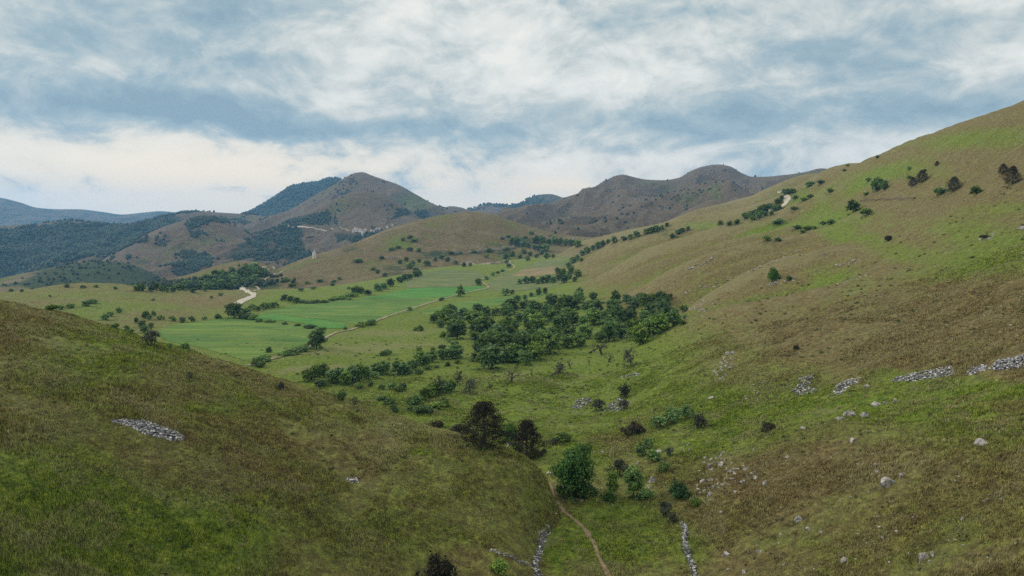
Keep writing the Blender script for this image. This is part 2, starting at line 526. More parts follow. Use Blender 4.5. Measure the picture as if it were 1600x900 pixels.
hill('forested_ridge', [
    "-160,450,1900 0,446,1950 100,432,2000 200,410,2100 300,398,2200 400,390,2300 470,392,2300",
    "-160,395,2300 0,392,2400 100,384,2450 200,372,2500 300,362,2600 400,360,2650 470,372,2650",
    "-160,362,2700 -60,356,2750 0,353,2800 60,349,2840 110,345,2870 145,349,2880 190,352,2900 230,344,2950 260,336,3000 310,330,3050 335,332,3080 355,333,3080 400,336,3100 430,345,3100 470,362,3100",
], 480, 200, (16, 420, 5, 80, 71, 26, 300, (R(80), 2.0)), backdrop=0.06)
hill('peak', [
    "330,400,2300 400,380,2350 450,366,2400 500,352,2400 560,345,2400 620,345,2400 700,346,2400 760,347,2400",
    "330,352,2800 400,340,2850 440,333,2900 470,318,2900 500,300,2900 520,289,2900 540,277,2900 556,270,2900 566,269,2900 580,274,2880 600,281,2870 625,290,2850 650,304,2830 670,315,2800 690,324,2780 720,334,2750 760,341,2700",
], 480, 200, (4, 260, 3, 60, 81, 24, 200, (R(80), 2.5)), backdrop=0.08)
hill('shoulder', [
    "330,420,1650 400,412,1700 450,408,1720 500,402,1760 560,385,1800 620,372,1850 700,362,1900",
    "330,395,1900 400,380,1950 450,374,2000 500,365,2000 560,352,2000 620,352,2000 700,352,2050",
    "330,385,2250 400,366,2260 435,352,2260 470,337,2240 500,321,2230 525,309,2220 550,301,2210 575,298,2200 592,301,2200 608,308,2200 622,317,2190 640,329,2180 655,340,2160 700,356,2150",
], 440, 190, (7, 220, 4, 55, 85, 20, 170, (R(70), 2.5)), backdrop=0.06)
hill('dark_mountain', [
    "340,360,3528 400,350,3528 460,335,3528 530,330,3528 600,340,3528",
    "340,347,4200 380,336,4200 410,321,4200 440,302,4200 458,291,4200 475,288,4200 495,286,4200 512,280,4200 525,279,4200 545,290,4200 600,330,4200",
], 300, 120, (25, 500, 10, 120, 91, 25, 300), backdrop=0.05)
hill('saddle_hill', [
    "640,352,2600 700,346,2650 740,345,2700 800,343,2750 860,345,2800",
    "640,345,3100 670,331,3150 690,325,3200 705,322,3250 720,324,3250 740,330,3250 770,329,3300 800,337,3300 860,350,3300",
], 240, 90, (8, 260, 3, 70, 101, 8, 200), backdrop=0.04)
hill('blue_hill', [
    "700,350,3444 780,346,3444 840,340,3444 920,345,3444",
    "700,336,4018 740,325,4018 765,318,4018 785,320,4018 808,320,4018 825,311,4018 843,304,4018 858,303,4018 875,307,4018 890,316,4018 920,335,4018",
], 260, 90, (18, 420, 8, 110, 111, 18, 260), backdrop=0.04)
hill('far_ridge', [
    "770,368,1500 820,364,1550 880,366,1600 940,366,1650 1000,360,1700 1060,352,1750 1120,345,1800 1200,335,1850 1280,330,1900 1360,330,1900",
    "770,358,1800 820,350,1900 880,338,2000 940,324,2100 1000,314,2150 1060,309,2200 1120,303,2250 1200,305,2200 1280,300,2100 1360,310,2100",
    "770,352,2300 800,345,2350 830,333,2400 870,313,2500 900,303,2550 930,292,2600 950,281,2620 972,273,2650 990,277,2650 1010,281,2650 1035,282,2650 1060,278,2680 1080,267,2700 1100,260,2720 1122,257,2720 1140,260,2700 1160,271,2650 1175,276,2600 1200,276,2500 1230,273,2420 1260,268,2350 1283,263,2300 1300,265,2300 1330,275,2300 1360,290,2300",
], 640, 240, (8, 260, 3, 50, 121, 30, 190, (R(62), 3.0)), backdrop=0.06)
hill('spur', [
    "840,374,1380 900,374,1400 950,374,1420 1010,366,1450 1080,356,1480 1140,348,1500 1200,338,1520",
    "840,370,1600 880,360,1700 920,348,1750 960,332,1800 1000,316,1850 1040,303,1900 1070,296,1930 1095,286,1950 1115,282,1950 1135,284,1950 1155,295,1950 1180,313,1950 1200,330,1950",
], 340, 160, (5, 200, 2.5, 40, 131, 20, 140, (R(62), 3.0)), backdrop=0.05)
hill('low_spur', [
    "960,384,1120 1000,380,1150 1040,372,1170 1080,362,1190 1120,352,1200 1160,348,1220 1190,346,1240",
    "960,376,1280 1000,366,1300 1030,352,1320 1060,336,1340 1085,323,1350 1105,315,1360 1122,312,1360 1132,314,1360 1145,324,1360 1165,334,1360 1190,342,1360",
], 260, 110, (2.5, 120, 1.2, 30, 141, 7, 80, (R(62), 2.5)), backdrop=0.05)
hill('distant_range', [
    "-300,368,5704 0,362,5704 100,360,5704 200,356,5704 300,352,5704 460,352,5704",
    "-300,300,6572 -150,296,6572 -60,302,6572 0,309,6572 30,316,6572 60,325,6572 90,327,6572 120,327,6572 160,331,6572 190,335,6572 225,332,6572 250,330,6572 275,332,6572 320,340,6572 460,352,6572",
], 400, 70, (16, 600, 6, 160, 151, 20, 400), back=1.06, backdrop=0.02)


# ------------------------------------------------------------------ land cover, painted where it grows (channels: green sward, scrub, bare stone, straw)
def ellipse(u, v, ru, rv):
    """a patch as it lies on the sheet seen at u, v: centre and inverse axes in metres, and the sheet"""
    P = cast(u, v)[0]
    if np.isnan(P[0]):
        return None
    th, L = np.array([math.atan2(P[0], P[1])]), np.array([math.log(math.hypot(P[0], P[1]))])
    key = max(LAYERS, key=lambda k: LAYERS[k].sample(th, L)[0])
    l = LAYERS[key]
    e = lambda dt, dl: float(l.sample(th + dt, L + dl)[0])
    eL, eT = (e(0, .05) - e(0, -.05)) / .1, (e(.02, 0) - e(-.02, 0)) / .04
    if abs(eL) > 3 or abs(eT) > 3:
        return None
    eL = max(abs(eL), .035)
    d = math.hypot(P[0], P[1])
    rad, tan_ = np.array([math.sin(th[0]), math.cos(th[0])]), np.array([math.cos(th[0]), -math.sin(th[0])])
    at_, al = ru / F, np.clip(-eT / eL * ru / F, -.4, .4)
    A = tan_ * at_ * d + rad * al * d
    B = rad * d * min(rv / F / eL, .5)
    M = np.stack([A, B], 1)
    if abs(np.linalg.det(M)) < 1e-6:
        return None
    return P[:2], np.linalg.inv(M), key


BLOBS = []
for u, v, ru, rv, ch, am in [
        # right slope and bench
        (1500, 605, 130, 14, 0, .8), (1350, 628, 90, 13, 0, .7), (1200, 645, 90, 17, 0, .7), (1090, 670, 60, 25, 0, .7), (1330, 285, 70, 18, 0, .6), (1420, 270, 50, 12, 0, .4), (1270, 305, 50, 12, 0, .4),
        (1540, 215, 60, 14, 0, .45), (1460, 215, 50, 10, 0, .35), (1540, 372, 80, 18, 0, .55), (1460, 405, 120, 12, 0, .45), (1330, 335, 60, 10, 0, .35), (1290, 352, 40, 7, 0, .6), (1240, 350, 30, 5, 0, .6), (1500, 430, 90, 14, 0, .4), (1320, 440, 60, 12, 0, .35),
        (1280, 480, 90, 18, 0, .2), (1150, 520, 60, 20, 0, .15), (1130, 580, 60, 30, 0, -.25), (1560, 325, 60, 10, 0, .4), (1450, 520, 200, 40, 0, -.25), (1350, 560, 160, 24, 0, -.3), (1000, 400, 90, 25, 0, -.35), (1200, 400, 150, 30, 0, -.2),
        (1560, 265, 60, 18, 0, -.3), (1180, 740, 80, 40, 0, -.35), (1300, 720, 90, 30, 0, -.2), (1500, 850, 160, 60, 0, .12), (1250, 850, 110, 30, 0, .15), (1480, 660, 120, 25, 0, .2),
        # valley
        (760, 620, 160, 40, 0, .25), (950, 560, 90, 30, 0, .2), (960, 830, 80, 60, 0, .75), (870, 860, 30, 40, 0, .6), (1080, 850, 30, 40, 0, .4), (850, 690, 60, 30, 0, .3), (950, 690, 50, 16, 0, -.35), (1000, 720, 40, 14, 0, -.2),
        (1090, 480, 38, 14, 2, .22), (1135, 570, 32, 22, 2, .14), (560, 545, 130, 8, 3, .35), (620, 520, 110, 5, 3, .3), (500, 575, 60, 5, 3, .4), (800, 590, 60, 8, 3, .25),
        # left hill
        (120, 860, 200, 90, 0, .65), (60, 740, 100, 60, 0, .35), (330, 850, 90, 60, 0, .35), (330, 640, 60, 10, 0, .3), (400, 565, 80, 8, 0, .3), (220, 540, 120, 22, 0, .3), (660, 705, 20, 6, 0, .6), (100, 800, 60, 20, 0, .3),
        (550, 720, 200, 60, 0, -.1), (700, 780, 120, 50, 0, -.08), (60, 495, 80, 20, 0, -.2), (250, 610, 160, 25, 0, -.08), (560, 850, 120, 40, 0, .1), (30, 560, 60, 30, 3, .2), (330, 560, 60, 12, 3, .25), (640, 660, 60, 10, 3, .3),
        # plateau and mid hill
        (150, 495, 30, 10, 0, .3), (180, 478, 90, 8, 0, .45), (130, 460, 100, 5, 0, .3), (330, 468, 60, 7, 0, -.2), (480, 455, 70, 12, 0, .4), (430, 470, 40, 9, 0, .5), (630, 382, 25, 8, 0, .8), (560, 452, 60, 8, 0, .35), (680, 400, 40, 8, 1, .5), (620, 420, 30, 12, 1, .4),
        (750, 410, 50, 8, 2, .25), (760, 395, 60, 8, 1, .3), (830, 380, 60, 10, 1, .45),
        # far hills
        (1120, 300, 12, 30, 0, .5), (1150, 300, 60, 18, 0, .45), (1070, 312, 20, 14, 0, .55), (1010, 290, 30, 8, 0, .4), (1220, 300, 60, 20, 0, .35), (1180, 345, 40, 8, 0, .7), (1100, 352, 40, 5, 0, .9), (1030, 362, 40, 6, 1, .4),
        (640, 300, 45, 14, 0, .5), (660, 318, 25, 8, 0, .5), (485, 339, 34, 7, 1, .85), (450, 346, 20, 8, 1, .8), (460, 402, 60, 7, 1, .5), (420, 385, 32, 22, 1, .48), (632, 330, 22, 5, 1, .7), (655, 338, 20, 4, 1, .7), (560, 369, 34, 6, 1, .95), (540, 385, 40, 8, 1, .35),
        (40, 400, 130, 34, 1, .75), (60, 370, 110, 12, 1, .5), (180, 365, 40, 6, 1, .7), (250, 345, 50, 6, 1, .5), (150, 415, 60, 20, 1, .8), (320, 412, 50, 7, 1, .42), (375, 400, 28, 10, 1, .5), (392, 384, 22, 20, 1, .5), (215, 405, 20, 5, 1, .4),
        (180, 438, 60, 6, 1, .5), (90, 440, 70, 5, 1, .4), (230, 430, 40, 8, 1, .6), (330, 440, 90, 9, 1, .85), (400, 428, 30, 8, 1, .8), (270, 447, 50, 5, 1, .7), (820, 318, 50, 10, 1, .4), (460, 305, 60, 20, 1, .5)]:
    e = ellipse(u, v, ru, rv)
    if e:
        BLOBS.append((*e, ch, am))

COVER0 = {  # green, scrub, stone, straw
    'valley': (.26, 0, 0, .12), 'hillside': (.42, 0, 0, .12), 'brown_hill': (.12, 0, 0, .05), 'wooded_knoll': (.2, .1, .1, .1), 'grassy_rise': (.25, .2, 0, .1), 'bare_hill': (.14, .0, 0, .1),
    'forested_ridge': (.2, .18, 0, 0), 'peak': (.16, .0, .1, .0), 'shoulder': (.10, .0, .12, .05), 'dark_mountain': (.1, .7, 0, 0), 'saddle_hill': (.1, .1, 0, 0), 'blue_hill': (.25, .35, 0, 0), 'far_ridge': (.06, 0, .05, 0),
    'spur': (.06, 0, .1, 0), 'low_spur': (.0, 0, 0, .2), 'distant_range': (.2, .4, 0, 0)}


def cover(name, x, y):
    c = np.empty((len(x), 4))
    c[:] = COVER0[name]
    if name == 'valley':
        d = np.hypot(x, y)
        fl = (1 - smooth01(x, 40, 85)) * smooth01(d, 95, 130) * (1 - smooth01(d, 900, 1100)) * smooth01(x, -200, -150)
        c[:, 0] += 0.52 * fl - .20 * smooth01(x, 36, 62) * smooth01(d, 100, 150)
        c[:, 3] += .04 * smooth01(x, 45, 80) * smooth01(d, 120, 250)
    for (c0, M, key, ch, am) in BLOBS:
        if key != name:
            continue
        q = (np.stack([x, y], 1) - c0) @ M.T
        r2 = (q ** 2).sum(1)
        c[:, ch] += am * np.exp(-0.9 * r2 ** 1.3)
    return np.clip(c, 0, 1)


# ------------------------------------------------------------------ materials
def new_mat(name, rough=0.9):
    m = bpy.data.materials.new(name)
    m.use_nodes = True
    t = NT(m.node_tree)
    b = t.n['Principled BSDF']
    b.inputs['Roughness'].default_value = rough
    b.inputs['Specular IOR Level'].default_value = 0.15
    return m, t, b


def attr(t, name, out_='Color'):
    n = t.n.new('ShaderNodeAttribute')
    n.attribute_name = name
    return n.outputs[out_]


def ground_mat(name, k=1.0, hue=(1, 1, 1), f=1.0, tuft=False):
    """dry grass sward: brown and green mixed by the land cover, mottled at several sizes; f scales the mottling"""
    m, t, b = new_mat(name, 0.95)
    g = t.n.new('ShaderNodeNewGeometry')
    P = g.outputs['Position']
    cv = attr(t, 'cover')
    sp = t.n.new('ShaderNodeSeparateColor')
    t.l.new(cv, sp.inputs[0])
    straw = attr(t, 'cover', 'Alpha')
    n1 = t.noise(P, 0.024 * f, 5, 0.6)
    n1 = t.math('MULTIPLY_ADD', n1, .7, .15)
    n2 = t.noise(P, 0.17 * f, 6, 0.68)
    n3 = t.noise(P, 0.9 * f, 6, 0.72)
    n4 = t.noise(P, 4.0 * f, 4, 0.75)
    gr = t.math('ADD', sp.outputs[0], t.math('MULTIPLY_ADD', n1, 1.2, -0.6))
    gr = t.math('ADD', gr, t.math('MULTIPLY_ADD', n2, 1.25, -0.62))
    gr = t.math('ADD', gr, t.math('MULTIPLY_ADD', n3, 0.9, -0.45))
    gf = t.step(gr, 0.0, 0.80)
    brown = t.ramp(n3, [(0.32, (.066, .048, .020)), (0.46, (.112, .089, .039)), (0.56, (.150, .120, .053)), (0.68, (.235, .195, .095))])
    green = t.ramp(n3, [(0.32, (.034, .060, .008)), (0.47, (.084, .126, .015)), (0.57, (.132, .172, .022)), (0.70, (.20, .215, .042))])
    c = t.mix(gf, brown, green)
    red = t.step(t.noise(P, 0.5 * f, 5, 0.65), 0.50, 0.68)
    c = t.mix(t.math('MULTIPLY', red, t.math('SUBTRACT', 0.32, t.math('MULTIPLY', gf, 0.3))), c, (.108, .072, .036))
    sf = t.math('MULTIPLY', t.step(t.math('ADD', straw, t.math('MULTIPLY_ADD', n2, 1.5, -0.80)), 0.02, 0.5), 0.6)
    c = t.mix(sf, c, (.180, .162, .088))
    sc = t.step(t.math('ADD', sp.outputs[1], t.math('MULTIPLY_ADD', t.noise(P, 0.09 * f, 6, 0.7), 1.3, -0.65)), 0.28, 0.55)
    c = t.mix(sc, c, t.ramp(n4, [(0.3, (.012, .026, .007)), (0.7, (.042, .068, .018))]))
    st = t.step(t.math('ADD', sp.outputs[2], t.math('MULTIPLY_ADD', n2, 1.0, -0.5)), 0.35, 0.6)
    c = t.mix(st, c, t.ramp(n4, [(0.3, (.10, .09, .075)), (0.7, (.26, .24, .21))]))
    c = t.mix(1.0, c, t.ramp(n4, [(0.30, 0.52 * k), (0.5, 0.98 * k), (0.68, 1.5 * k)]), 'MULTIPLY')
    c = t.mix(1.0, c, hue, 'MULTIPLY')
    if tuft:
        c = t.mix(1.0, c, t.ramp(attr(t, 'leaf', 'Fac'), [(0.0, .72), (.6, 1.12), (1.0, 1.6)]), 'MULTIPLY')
    t.put(b.inputs['Base Color'], c)
    if not tuft:
        bp = t.n.new('ShaderNodeBump')
        bp.inputs['Strength'].default_value = 1.0
        bp.inputs['Distance'].default_value = 0.35 / f
        t.put(bp.inputs['Height'], t.math('ADD', n4, t.math('MULTIPLY', n3, 2.0)))
        t.l.new(bp.outputs[0], b.inputs['Normal'])
    return m


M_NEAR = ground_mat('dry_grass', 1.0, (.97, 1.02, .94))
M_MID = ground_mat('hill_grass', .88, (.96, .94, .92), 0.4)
M_FAR = ground_mat('far_grass', 0.74, (.95, 0.87, 1.12), 0.16)  # mauve tint puts some of the distance haze into the grass colour
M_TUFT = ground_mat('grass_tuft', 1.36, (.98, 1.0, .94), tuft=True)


def mesh_grid(name, X, Y, Z, mat, smooth=True):
    nr, nc = X.shape
    co = np.stack([X, Y, Z], -1).reshape(-1, 3).astype(np.float32)
    i = np.arange(nr * nc).reshape(nr, nc)
    f = np.stack([i[:-1, :-1], i[:-1, 1:], i[1:, 1:], i[1:, :-1]], -1).reshape(-1, 4)
    return mesh_from(name, co, f, mat, smooth)


def mesh_from(name, co, faces, mat, smooth=False):
    """faces: one (n, k) integer array"""
    co, faces = np.asarray(co, np.float32), np.asarray(faces, np.int32)
    me = bpy.data.meshes.new(name)
    n, k = faces.shape
    me.vertices.add(len(co))
    me.vertices.foreach_set('co', co.ravel())
    me.loops.add(n * k)
    me.loops.foreach_set('vertex_index', faces.ravel())
    me.polygons.add(n)
    me.polygons.foreach_set('loop_start', np.arange(0, n * k, k, dtype=np.int32))
    me.polygons.foreach_set('loop_total', np.full(n, k, np.int32))
    me.polygons.foreach_set('use_smooth', np.full(n, smooth))
    me.update(calc_edges=True)
    if mat:
        me.materials.append(mat)
    return me


def link(name, me, parent=None):
    o = bpy.data.objects.new(name, me)
    COL.objects.link(o)
    o.parent = parent
    return o


def tag(o, label=None, cat=None, group=None, kind=None):
    for k, v in (('label', label), ('category', cat), ('group', group), ('kind', kind)):
        if v:
            o[k] = v
    return o


def set_cover(me, c):
    a = me.attributes.new('cover', 'FLOAT_COLOR', 'POINT')
    a.data.foreach_set('color', np.ascontiguousarray(c, np.float32).ravel())


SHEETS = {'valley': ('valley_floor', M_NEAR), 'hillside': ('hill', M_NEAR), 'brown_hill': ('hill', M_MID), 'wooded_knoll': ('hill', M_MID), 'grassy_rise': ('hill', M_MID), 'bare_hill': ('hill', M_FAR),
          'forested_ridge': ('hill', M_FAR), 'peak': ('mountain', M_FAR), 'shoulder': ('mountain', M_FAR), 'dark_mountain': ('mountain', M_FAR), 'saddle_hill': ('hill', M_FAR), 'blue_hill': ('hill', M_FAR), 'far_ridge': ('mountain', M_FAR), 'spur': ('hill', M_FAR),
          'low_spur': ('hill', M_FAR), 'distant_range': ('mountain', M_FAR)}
HLAB = {'valley': 'long grassy valley with a rocky slope rising on one side', 'hillside': 'near mottled green and brown grassy hillside', 'brown_hill': 'smooth brown hill with a chapel tower on its shoulder',
        'wooded_knoll': 'low knoll with dark woods on its near side', 'grassy_rise': 'low rounded pale green rise', 'bare_hill': 'rounded bare hill above the woods', 'forested_ridge': 'long ridge dark with forest',
        'peak': 'pointed bare mountain', 'shoulder': 'lower rounded shoulder before the pointed mountain', 'dark_mountain': 'dark blue wooded mountain behind the pointed peak', 'saddle_hill': 'small bare hill in the saddle', 'blue_hill': 'far hazy blue hill',
        'far_ridge': 'long purplish brown ridge with two summits', 'spur': 'ribbed brown spur below the ridge', 'low_spur': 'low pale rounded spur', 'distant_range': 'distant blue mountain range'}
for k, l in LAYERS.items():
    nm, mt = SHEETS[k]
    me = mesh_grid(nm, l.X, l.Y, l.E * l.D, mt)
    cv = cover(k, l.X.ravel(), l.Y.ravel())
    if hasattr(l, 'rid'):               # relief shading put into the cover: paler straw on spurs, darker growth in gullies
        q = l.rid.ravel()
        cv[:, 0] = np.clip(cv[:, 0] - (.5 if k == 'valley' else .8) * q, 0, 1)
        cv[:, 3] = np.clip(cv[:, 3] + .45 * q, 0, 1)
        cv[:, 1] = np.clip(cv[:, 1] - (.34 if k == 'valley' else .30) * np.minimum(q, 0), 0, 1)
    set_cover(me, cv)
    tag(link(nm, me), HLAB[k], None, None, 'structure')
# the plain beyond and below everything, out to the horizon
rr, aa = np.meshgrid(np.array([15., 600., 1200., 3000., 5000., 7500.]), np.linspace(0, 2 * math.pi, 97), indexing='ij')
me = mesh_grid('ground', rr * np.sin(aa), rr * np.cos(aa), -165 + 0 * rr, M_FAR)
set_cover(me, np.tile(np.array([.3, .4, 0, 0]), (rr.size, 1)))
tag(link('ground', me), 'low wooded country beyond the hills', None, None, 'structure')

# ------------------------------------------------------------------ fields, tracks and roads: sheets lying just above the ground
def inside(poly, x, y):
    r = np.zeros(len(x), bool)
    n = len(poly)
    for i in range(n):
        (x1, y1), (x2, y2) = poly[i], poly[(i + 1) % n]
        c = (y1 > y) != (y2 > y)
        with np.errstate(all='ignore'):
            r ^= c & (x < (x2 - x1) * (y - y1) / (y2 - y1 + 1e-12) + x1)
    return r


def field_mat(name, c1, c2, c3, ang, wl=3.0):
    m, t, b = new_mat(name, 0.95)
    g = t.n.new('ShaderNodeNewGeometry')
    P = g.outputs['Position']
    mp = t.n.new('ShaderNodeMapping')
    mp.inputs['Rotation'].default_value = (0, 0, ang)
    mp.inputs['Scale'].default_value = (0.012, 1 / wl, 1)
    t.l.new(P, mp.inputs[0])
    rows = t.noise(mp.outputs[0], 1.0, 3, 0.6)
    mp2 = t.n.new('ShaderNodeMapping')
    mp2.inputs['Rotation'].default_value = (0, 0, ang)
    mp2.inputs['Scale'].default_value = (0.006, 0.045, 1)
    t.l.new(P, mp2.inputs[0])
    strips = t.noise(mp2.outputs[0], 1.0, 2, 0.5)
    patch = t.noise(P, 0.05, 5, 0.6)
    fine = t.noise(P, 0.9, 4, 0.7)
    c = t.mix(t.step(t.math('ADD', strips, t.math('MULTIPLY_ADD', patch, 0.6, -0.3)), 0.36, 0.62), c1, c2)
    c = t.mix(t.math('MULTIPLY', t.step(patch, 0.5, 0.75), 0.45), c, c3)
    c = t.mix(1.0, c, t.ramp(rows, [(0.3, 0.68), (0.7, 1.30)]), 'MULTIPLY')
    c = t.mix(1.0, c, t.ramp(fine, [(0.3, 0.70), (0.7, 1.30)]), 'MULTIPLY')
    wv = t.n.new('ShaderNodeTexWave')
    wv.bands_direction = 'Y'
    wv.inputs['Scale'].default_value = .018
    wv.inputs['Distortion'].default_value = 1.2
    wv.inputs['Detail'].default_value = 2
    wv.inputs['Detail Scale'].default_value = .4
    mp3 = t.n.new('ShaderNodeMapping')
    mp3.inputs['Rotation'].default_value = (0, 0, ang)
    t.l.new(P, mp3.inputs[0])
    t.l.new(mp3.outputs[0], wv.inputs['Vector'])
    c = t.mix(t.math('MULTIPLY', t.step(wv.outputs['Fac'], .93, .985), .5), c, (.10, .105, .045))
    t.put(b.inputs['Base Color'], c)
    bp = t.n.new('ShaderNodeBump')
    bp.inputs['Strength'].default_value, bp.inputs['Distance'].default_value = 0.5, 0.2
    t.put(bp.inputs['Height'], t.math('ADD', rows, fine))
    t.l.new(bp.outputs[0], b.inputs['Normal'])
    return m


M_FIELD_A = field_mat('meadow_crop', (.048, .112, .018), (.082, .142, .022), (.140, .158, .036), R(-18))
M_FIELD_B = field_mat('bright_crop', (.034, .130, .020), (.048, .156, .024), (.090, .148, .030), R(-14))
M_FIELD_C = field_mat('green_crop', (.052, .120, .019), (.082, .146, .024), (.142, .158, .038), R(-14))
M_FIELD_D = field_mat('pale_meadow', (.070, .105, .032), (.100, .122, .042), (.120, .115, .052), R(-12))
M_FIELD_E = field_mat('ripe_crop', (.135, .115, .055), (.175, .140, .070), (.12, .12, .05), R(-10))


def field(poly, mat, label, lift):
    P = cast([p[0] for p in poly], [p[1] for p in poly])[:, :2]
    l = LAYERS['valley']
    ins = inside(P, l.X.ravel(), l.Y.ravel()).reshape(l.X.shape)
    i = np.arange(ins.size).reshape(ins.shape)
    q = (ins[:-1, :-1].astype(int) + ins[:-1, 1:] + ins[1:, 1:] + ins[1:, :-1]) >= 2
    f = np.stack([i[:-1, :-1], i[:-1, 1:], i[1:, 1:], i[1:, :-1]], -1)[q]
    used, inv = np.unique(f, return_inverse=True)
    co = np.stack([l.X, l.Y, l.E * l.D + lift], -1).reshape(-1, 3)[used]
    o = link('field', mesh_from('field', co, inv.reshape(-1, 4), mat, True))
    tag(o, label, None, None, 'structure')


field([(244, 521), (270, 508), (310, 503), (355, 497), (395, 501), (440, 505), (475, 510), (512, 514), (519, 519), (500, 530), (480, 537), (455, 546), (430, 553), (402, 563), (384, 564), (345, 552), (300, 540), (262, 533)], M_FIELD_A, 'nearest mown meadow with faint tractor lines', .12)
field([(401, 501), (399, 494), (425, 491), (480, 497), (541, 505), (536, 513), (505, 513), (470, 505), (440, 501)], M_FIELD_B, 'vivid green crop strip by the hedge', .16)
field([(400, 493), (420, 486), (447, 479), (500, 473), (558, 468), (692, 465), (642, 487), (600, 496), (560, 507), (541, 504), (480, 496), (425, 490)], M_FIELD_C, 'wide green field beside the track', .12)
field([(560, 467), (600, 460), (640, 451), (750, 447), (761, 452), (702, 464), (640, 465.5)], M_FIELD_B, 'vivid green strip short of the lone tree', .16)
field([(637, 450), (633, 442), (655, 427), (690, 421), (742, 424), (766, 432), (746, 441), (749, 446.5)], M_FIELD_D, 'pale meadow below the terraces', .12)
field([(655, 488), (705, 474), (765, 466), (850, 459), (835, 470), (765, 479), (695, 487), (665, 493)], M_FIELD_C, 'green strip between track and thicket', .12)
field([(800, 431), (815, 421), (880, 417), (871, 428), (830, 432)], M_FIELD_E, 'small tan field of ripe grain', .14)
field([(764, 453), (760, 445), (772, 436), (800, 424), (812, 433), (872, 430), (884, 436), (868, 447), (800, 455)], M_FIELD_D, 'pale yellow green meadow across the track from the lone tree', .12)
field([(812, 419), (850, 407), (893, 401), (884, 416), (840, 419)], M_FIELD_D, 'pale green field at the head of the valley', .12)

m, t, b = new_mat('gravel')
g = t.n.new('ShaderNodeNewGeometry')
nz = t.noise(g.outputs['Position'], 0.6, 5, 0.7)
t.put(b.inputs['Base Color'], t.ramp(nz, [(0.3, (.20, .18, .145)), (0.6, (.40, .375, .32)), (0.8, (.50, .47, .41))]))
M_GRAVEL = m
m, t, b = new_mat('dirt')
g = t.n.new('ShaderNodeNewGeometry')
nz = t.noise(g.outputs['Position'], 2.5, 5, 0.7)
t.put(b.inputs['Base Color'], t.ramp(nz, [(0.3, (.085, .062, .038)), (0.55, (.165, .125, .080)), (0.75, (.25, .20, .14))]))
M_DIRT = m
m, t, b = new_mat('farm_track')
g = t.n.new('ShaderNodeNewGeometry')
nz = t.noise(g.outputs['Position'], 0.35, 5, 0.7)
t.put(b.inputs['Base Color'], t.ramp(nz, [(0.35, (.075, .085, .035)), (0.5, (.19, .165, .105)), (0.7, (.33, .29, .21))]))
M_TRACK = m


def spline(P, step):
    """Catmull-Rom through ground points, resampled about every step metres"""
    P = np.asarray(P, float)
    Q = np.vstack([2 * P[0] - P[1], P, 2 * P[-1] - P[-2]])
    o = []
    for k in range(1, len(Q) - 2):
        n = max(2, int(np.linalg.norm(Q[k + 1] - Q[k]) / step))
        for s in np.arange(n) / n:
            p0, p1, p2, p3 = Q[k - 1:k + 3]
            o.append(p1 + 0.5 * s * (p2 - p0 + s * (2 * p0 - 5 * p1 + 4 * p2 - p3 + s * (3 * (p1 - p2) + p3 - p0))))
    o.append(P[-1])
    return np.array(o)


KEEPOUT = []


def ribbon(name, uv, width, mat, label, lift, step, wob=0.25, jag=0.0):
    P = cast([p[0] for p in uv], [p[1] for p in uv])[:, :2]
    P = P[~np.isnan(P[:, 0])]
    C = spline(P, step)
    tg = np.gradient(C, axis=0)
    tg /= np.linalg.norm(tg, axis=1)[:, None] + 1e-9
    nrm = np.stack([-tg[:, 1], tg[:, 0]], 1)
    s = np.arange(len(C)) * step
    if width < 1:
        KEEPOUT.append((C, width * .55))
    wl = width * (1 + wob * fbm(s, s * 0 + 3, width * 4, 3, 77))[:, None]
    off = np.linspace(-0.5, 0.5, 7)[None, :] * wl
    if jag:
        off = off + jag * fbm(s, s * 0 + 9, width * 7, 2, 78)[:, None]
    X = C[:, :1] + nrm[:, :1] * off
    Y = C[:, 1:] + nrm[:, 1:] * off
    Z = ground(X, Y) + lift
    o = link(name, mesh_grid(name, X, Y, Z, mat))
    return tag(o, label, None, None, 'structure')


ribbon('path', [(861, 772), (868, 783), (879, 798), (897, 812), (912, 826), (926, 845), (936, 868), (947, 893), (956, 915), (962, 930)], 0.58, M_DIRT, 'narrow trodden dirt footpath in the gully', .06, .3, .35, .12)
ribbon('path', [(858, 755), (862, 762), (864, 770), (865, 778)], 0.45, M_DIRT, 'short reddish trodden path above the gully', .06, .3, .3, .05)
ribbon('track', [(388, 572), (410, 565), (432, 559), (458, 551), (485, 541), (508, 528), (525, 520), (545, 516), (575, 506), (605, 495), (650, 480), (700, 464.5), (735, 456), (757, 451.5), (763, 448.5), (757, 443), (749, 438.5), (757, 434.5), (775, 430), (795, 423.5), (803, 419), (803, 415), (796, 411.5)], 2.2, M_TRACK, 'farm track winding up the valley between the fields', .26, 1.2, .3)
ribbon('road', [(367, 479), (374, 473), (381, 469), (390, 465.5), (396, 461.5), (394, 458), (386, 455), (379, 451), (374, 448), (371, 445.5)], 5.0, M_GRAVEL, 'white gravel road bending over the saddle', .25, 1.0, .25)
ribbon('track', [(398, 455), (404, 452), (400, 447), (404, 441.5), (420, 433), (440, 424.5), (465, 413), (488, 403)], 2.2, M_TRACK, 'pale track climbing the brown hill to the tower', .25, 1.5, .4)
ribbon('track', [(566, 377.5), (585, 368.5), (602, 362.5), (625, 355), (650, 349)], 2.8, M_TRACK, 'pale track over the crest of the brown hill', .25, 1.5, .4)
ribbon('road', [(1214, 326), (1220, 322), (1227, 318), (1230, 314), (1228.5, 310), (1224, 307.5)], 5.5, M_GRAVEL, 'pale road bend high on the far slope', .3, 1.0, .1)
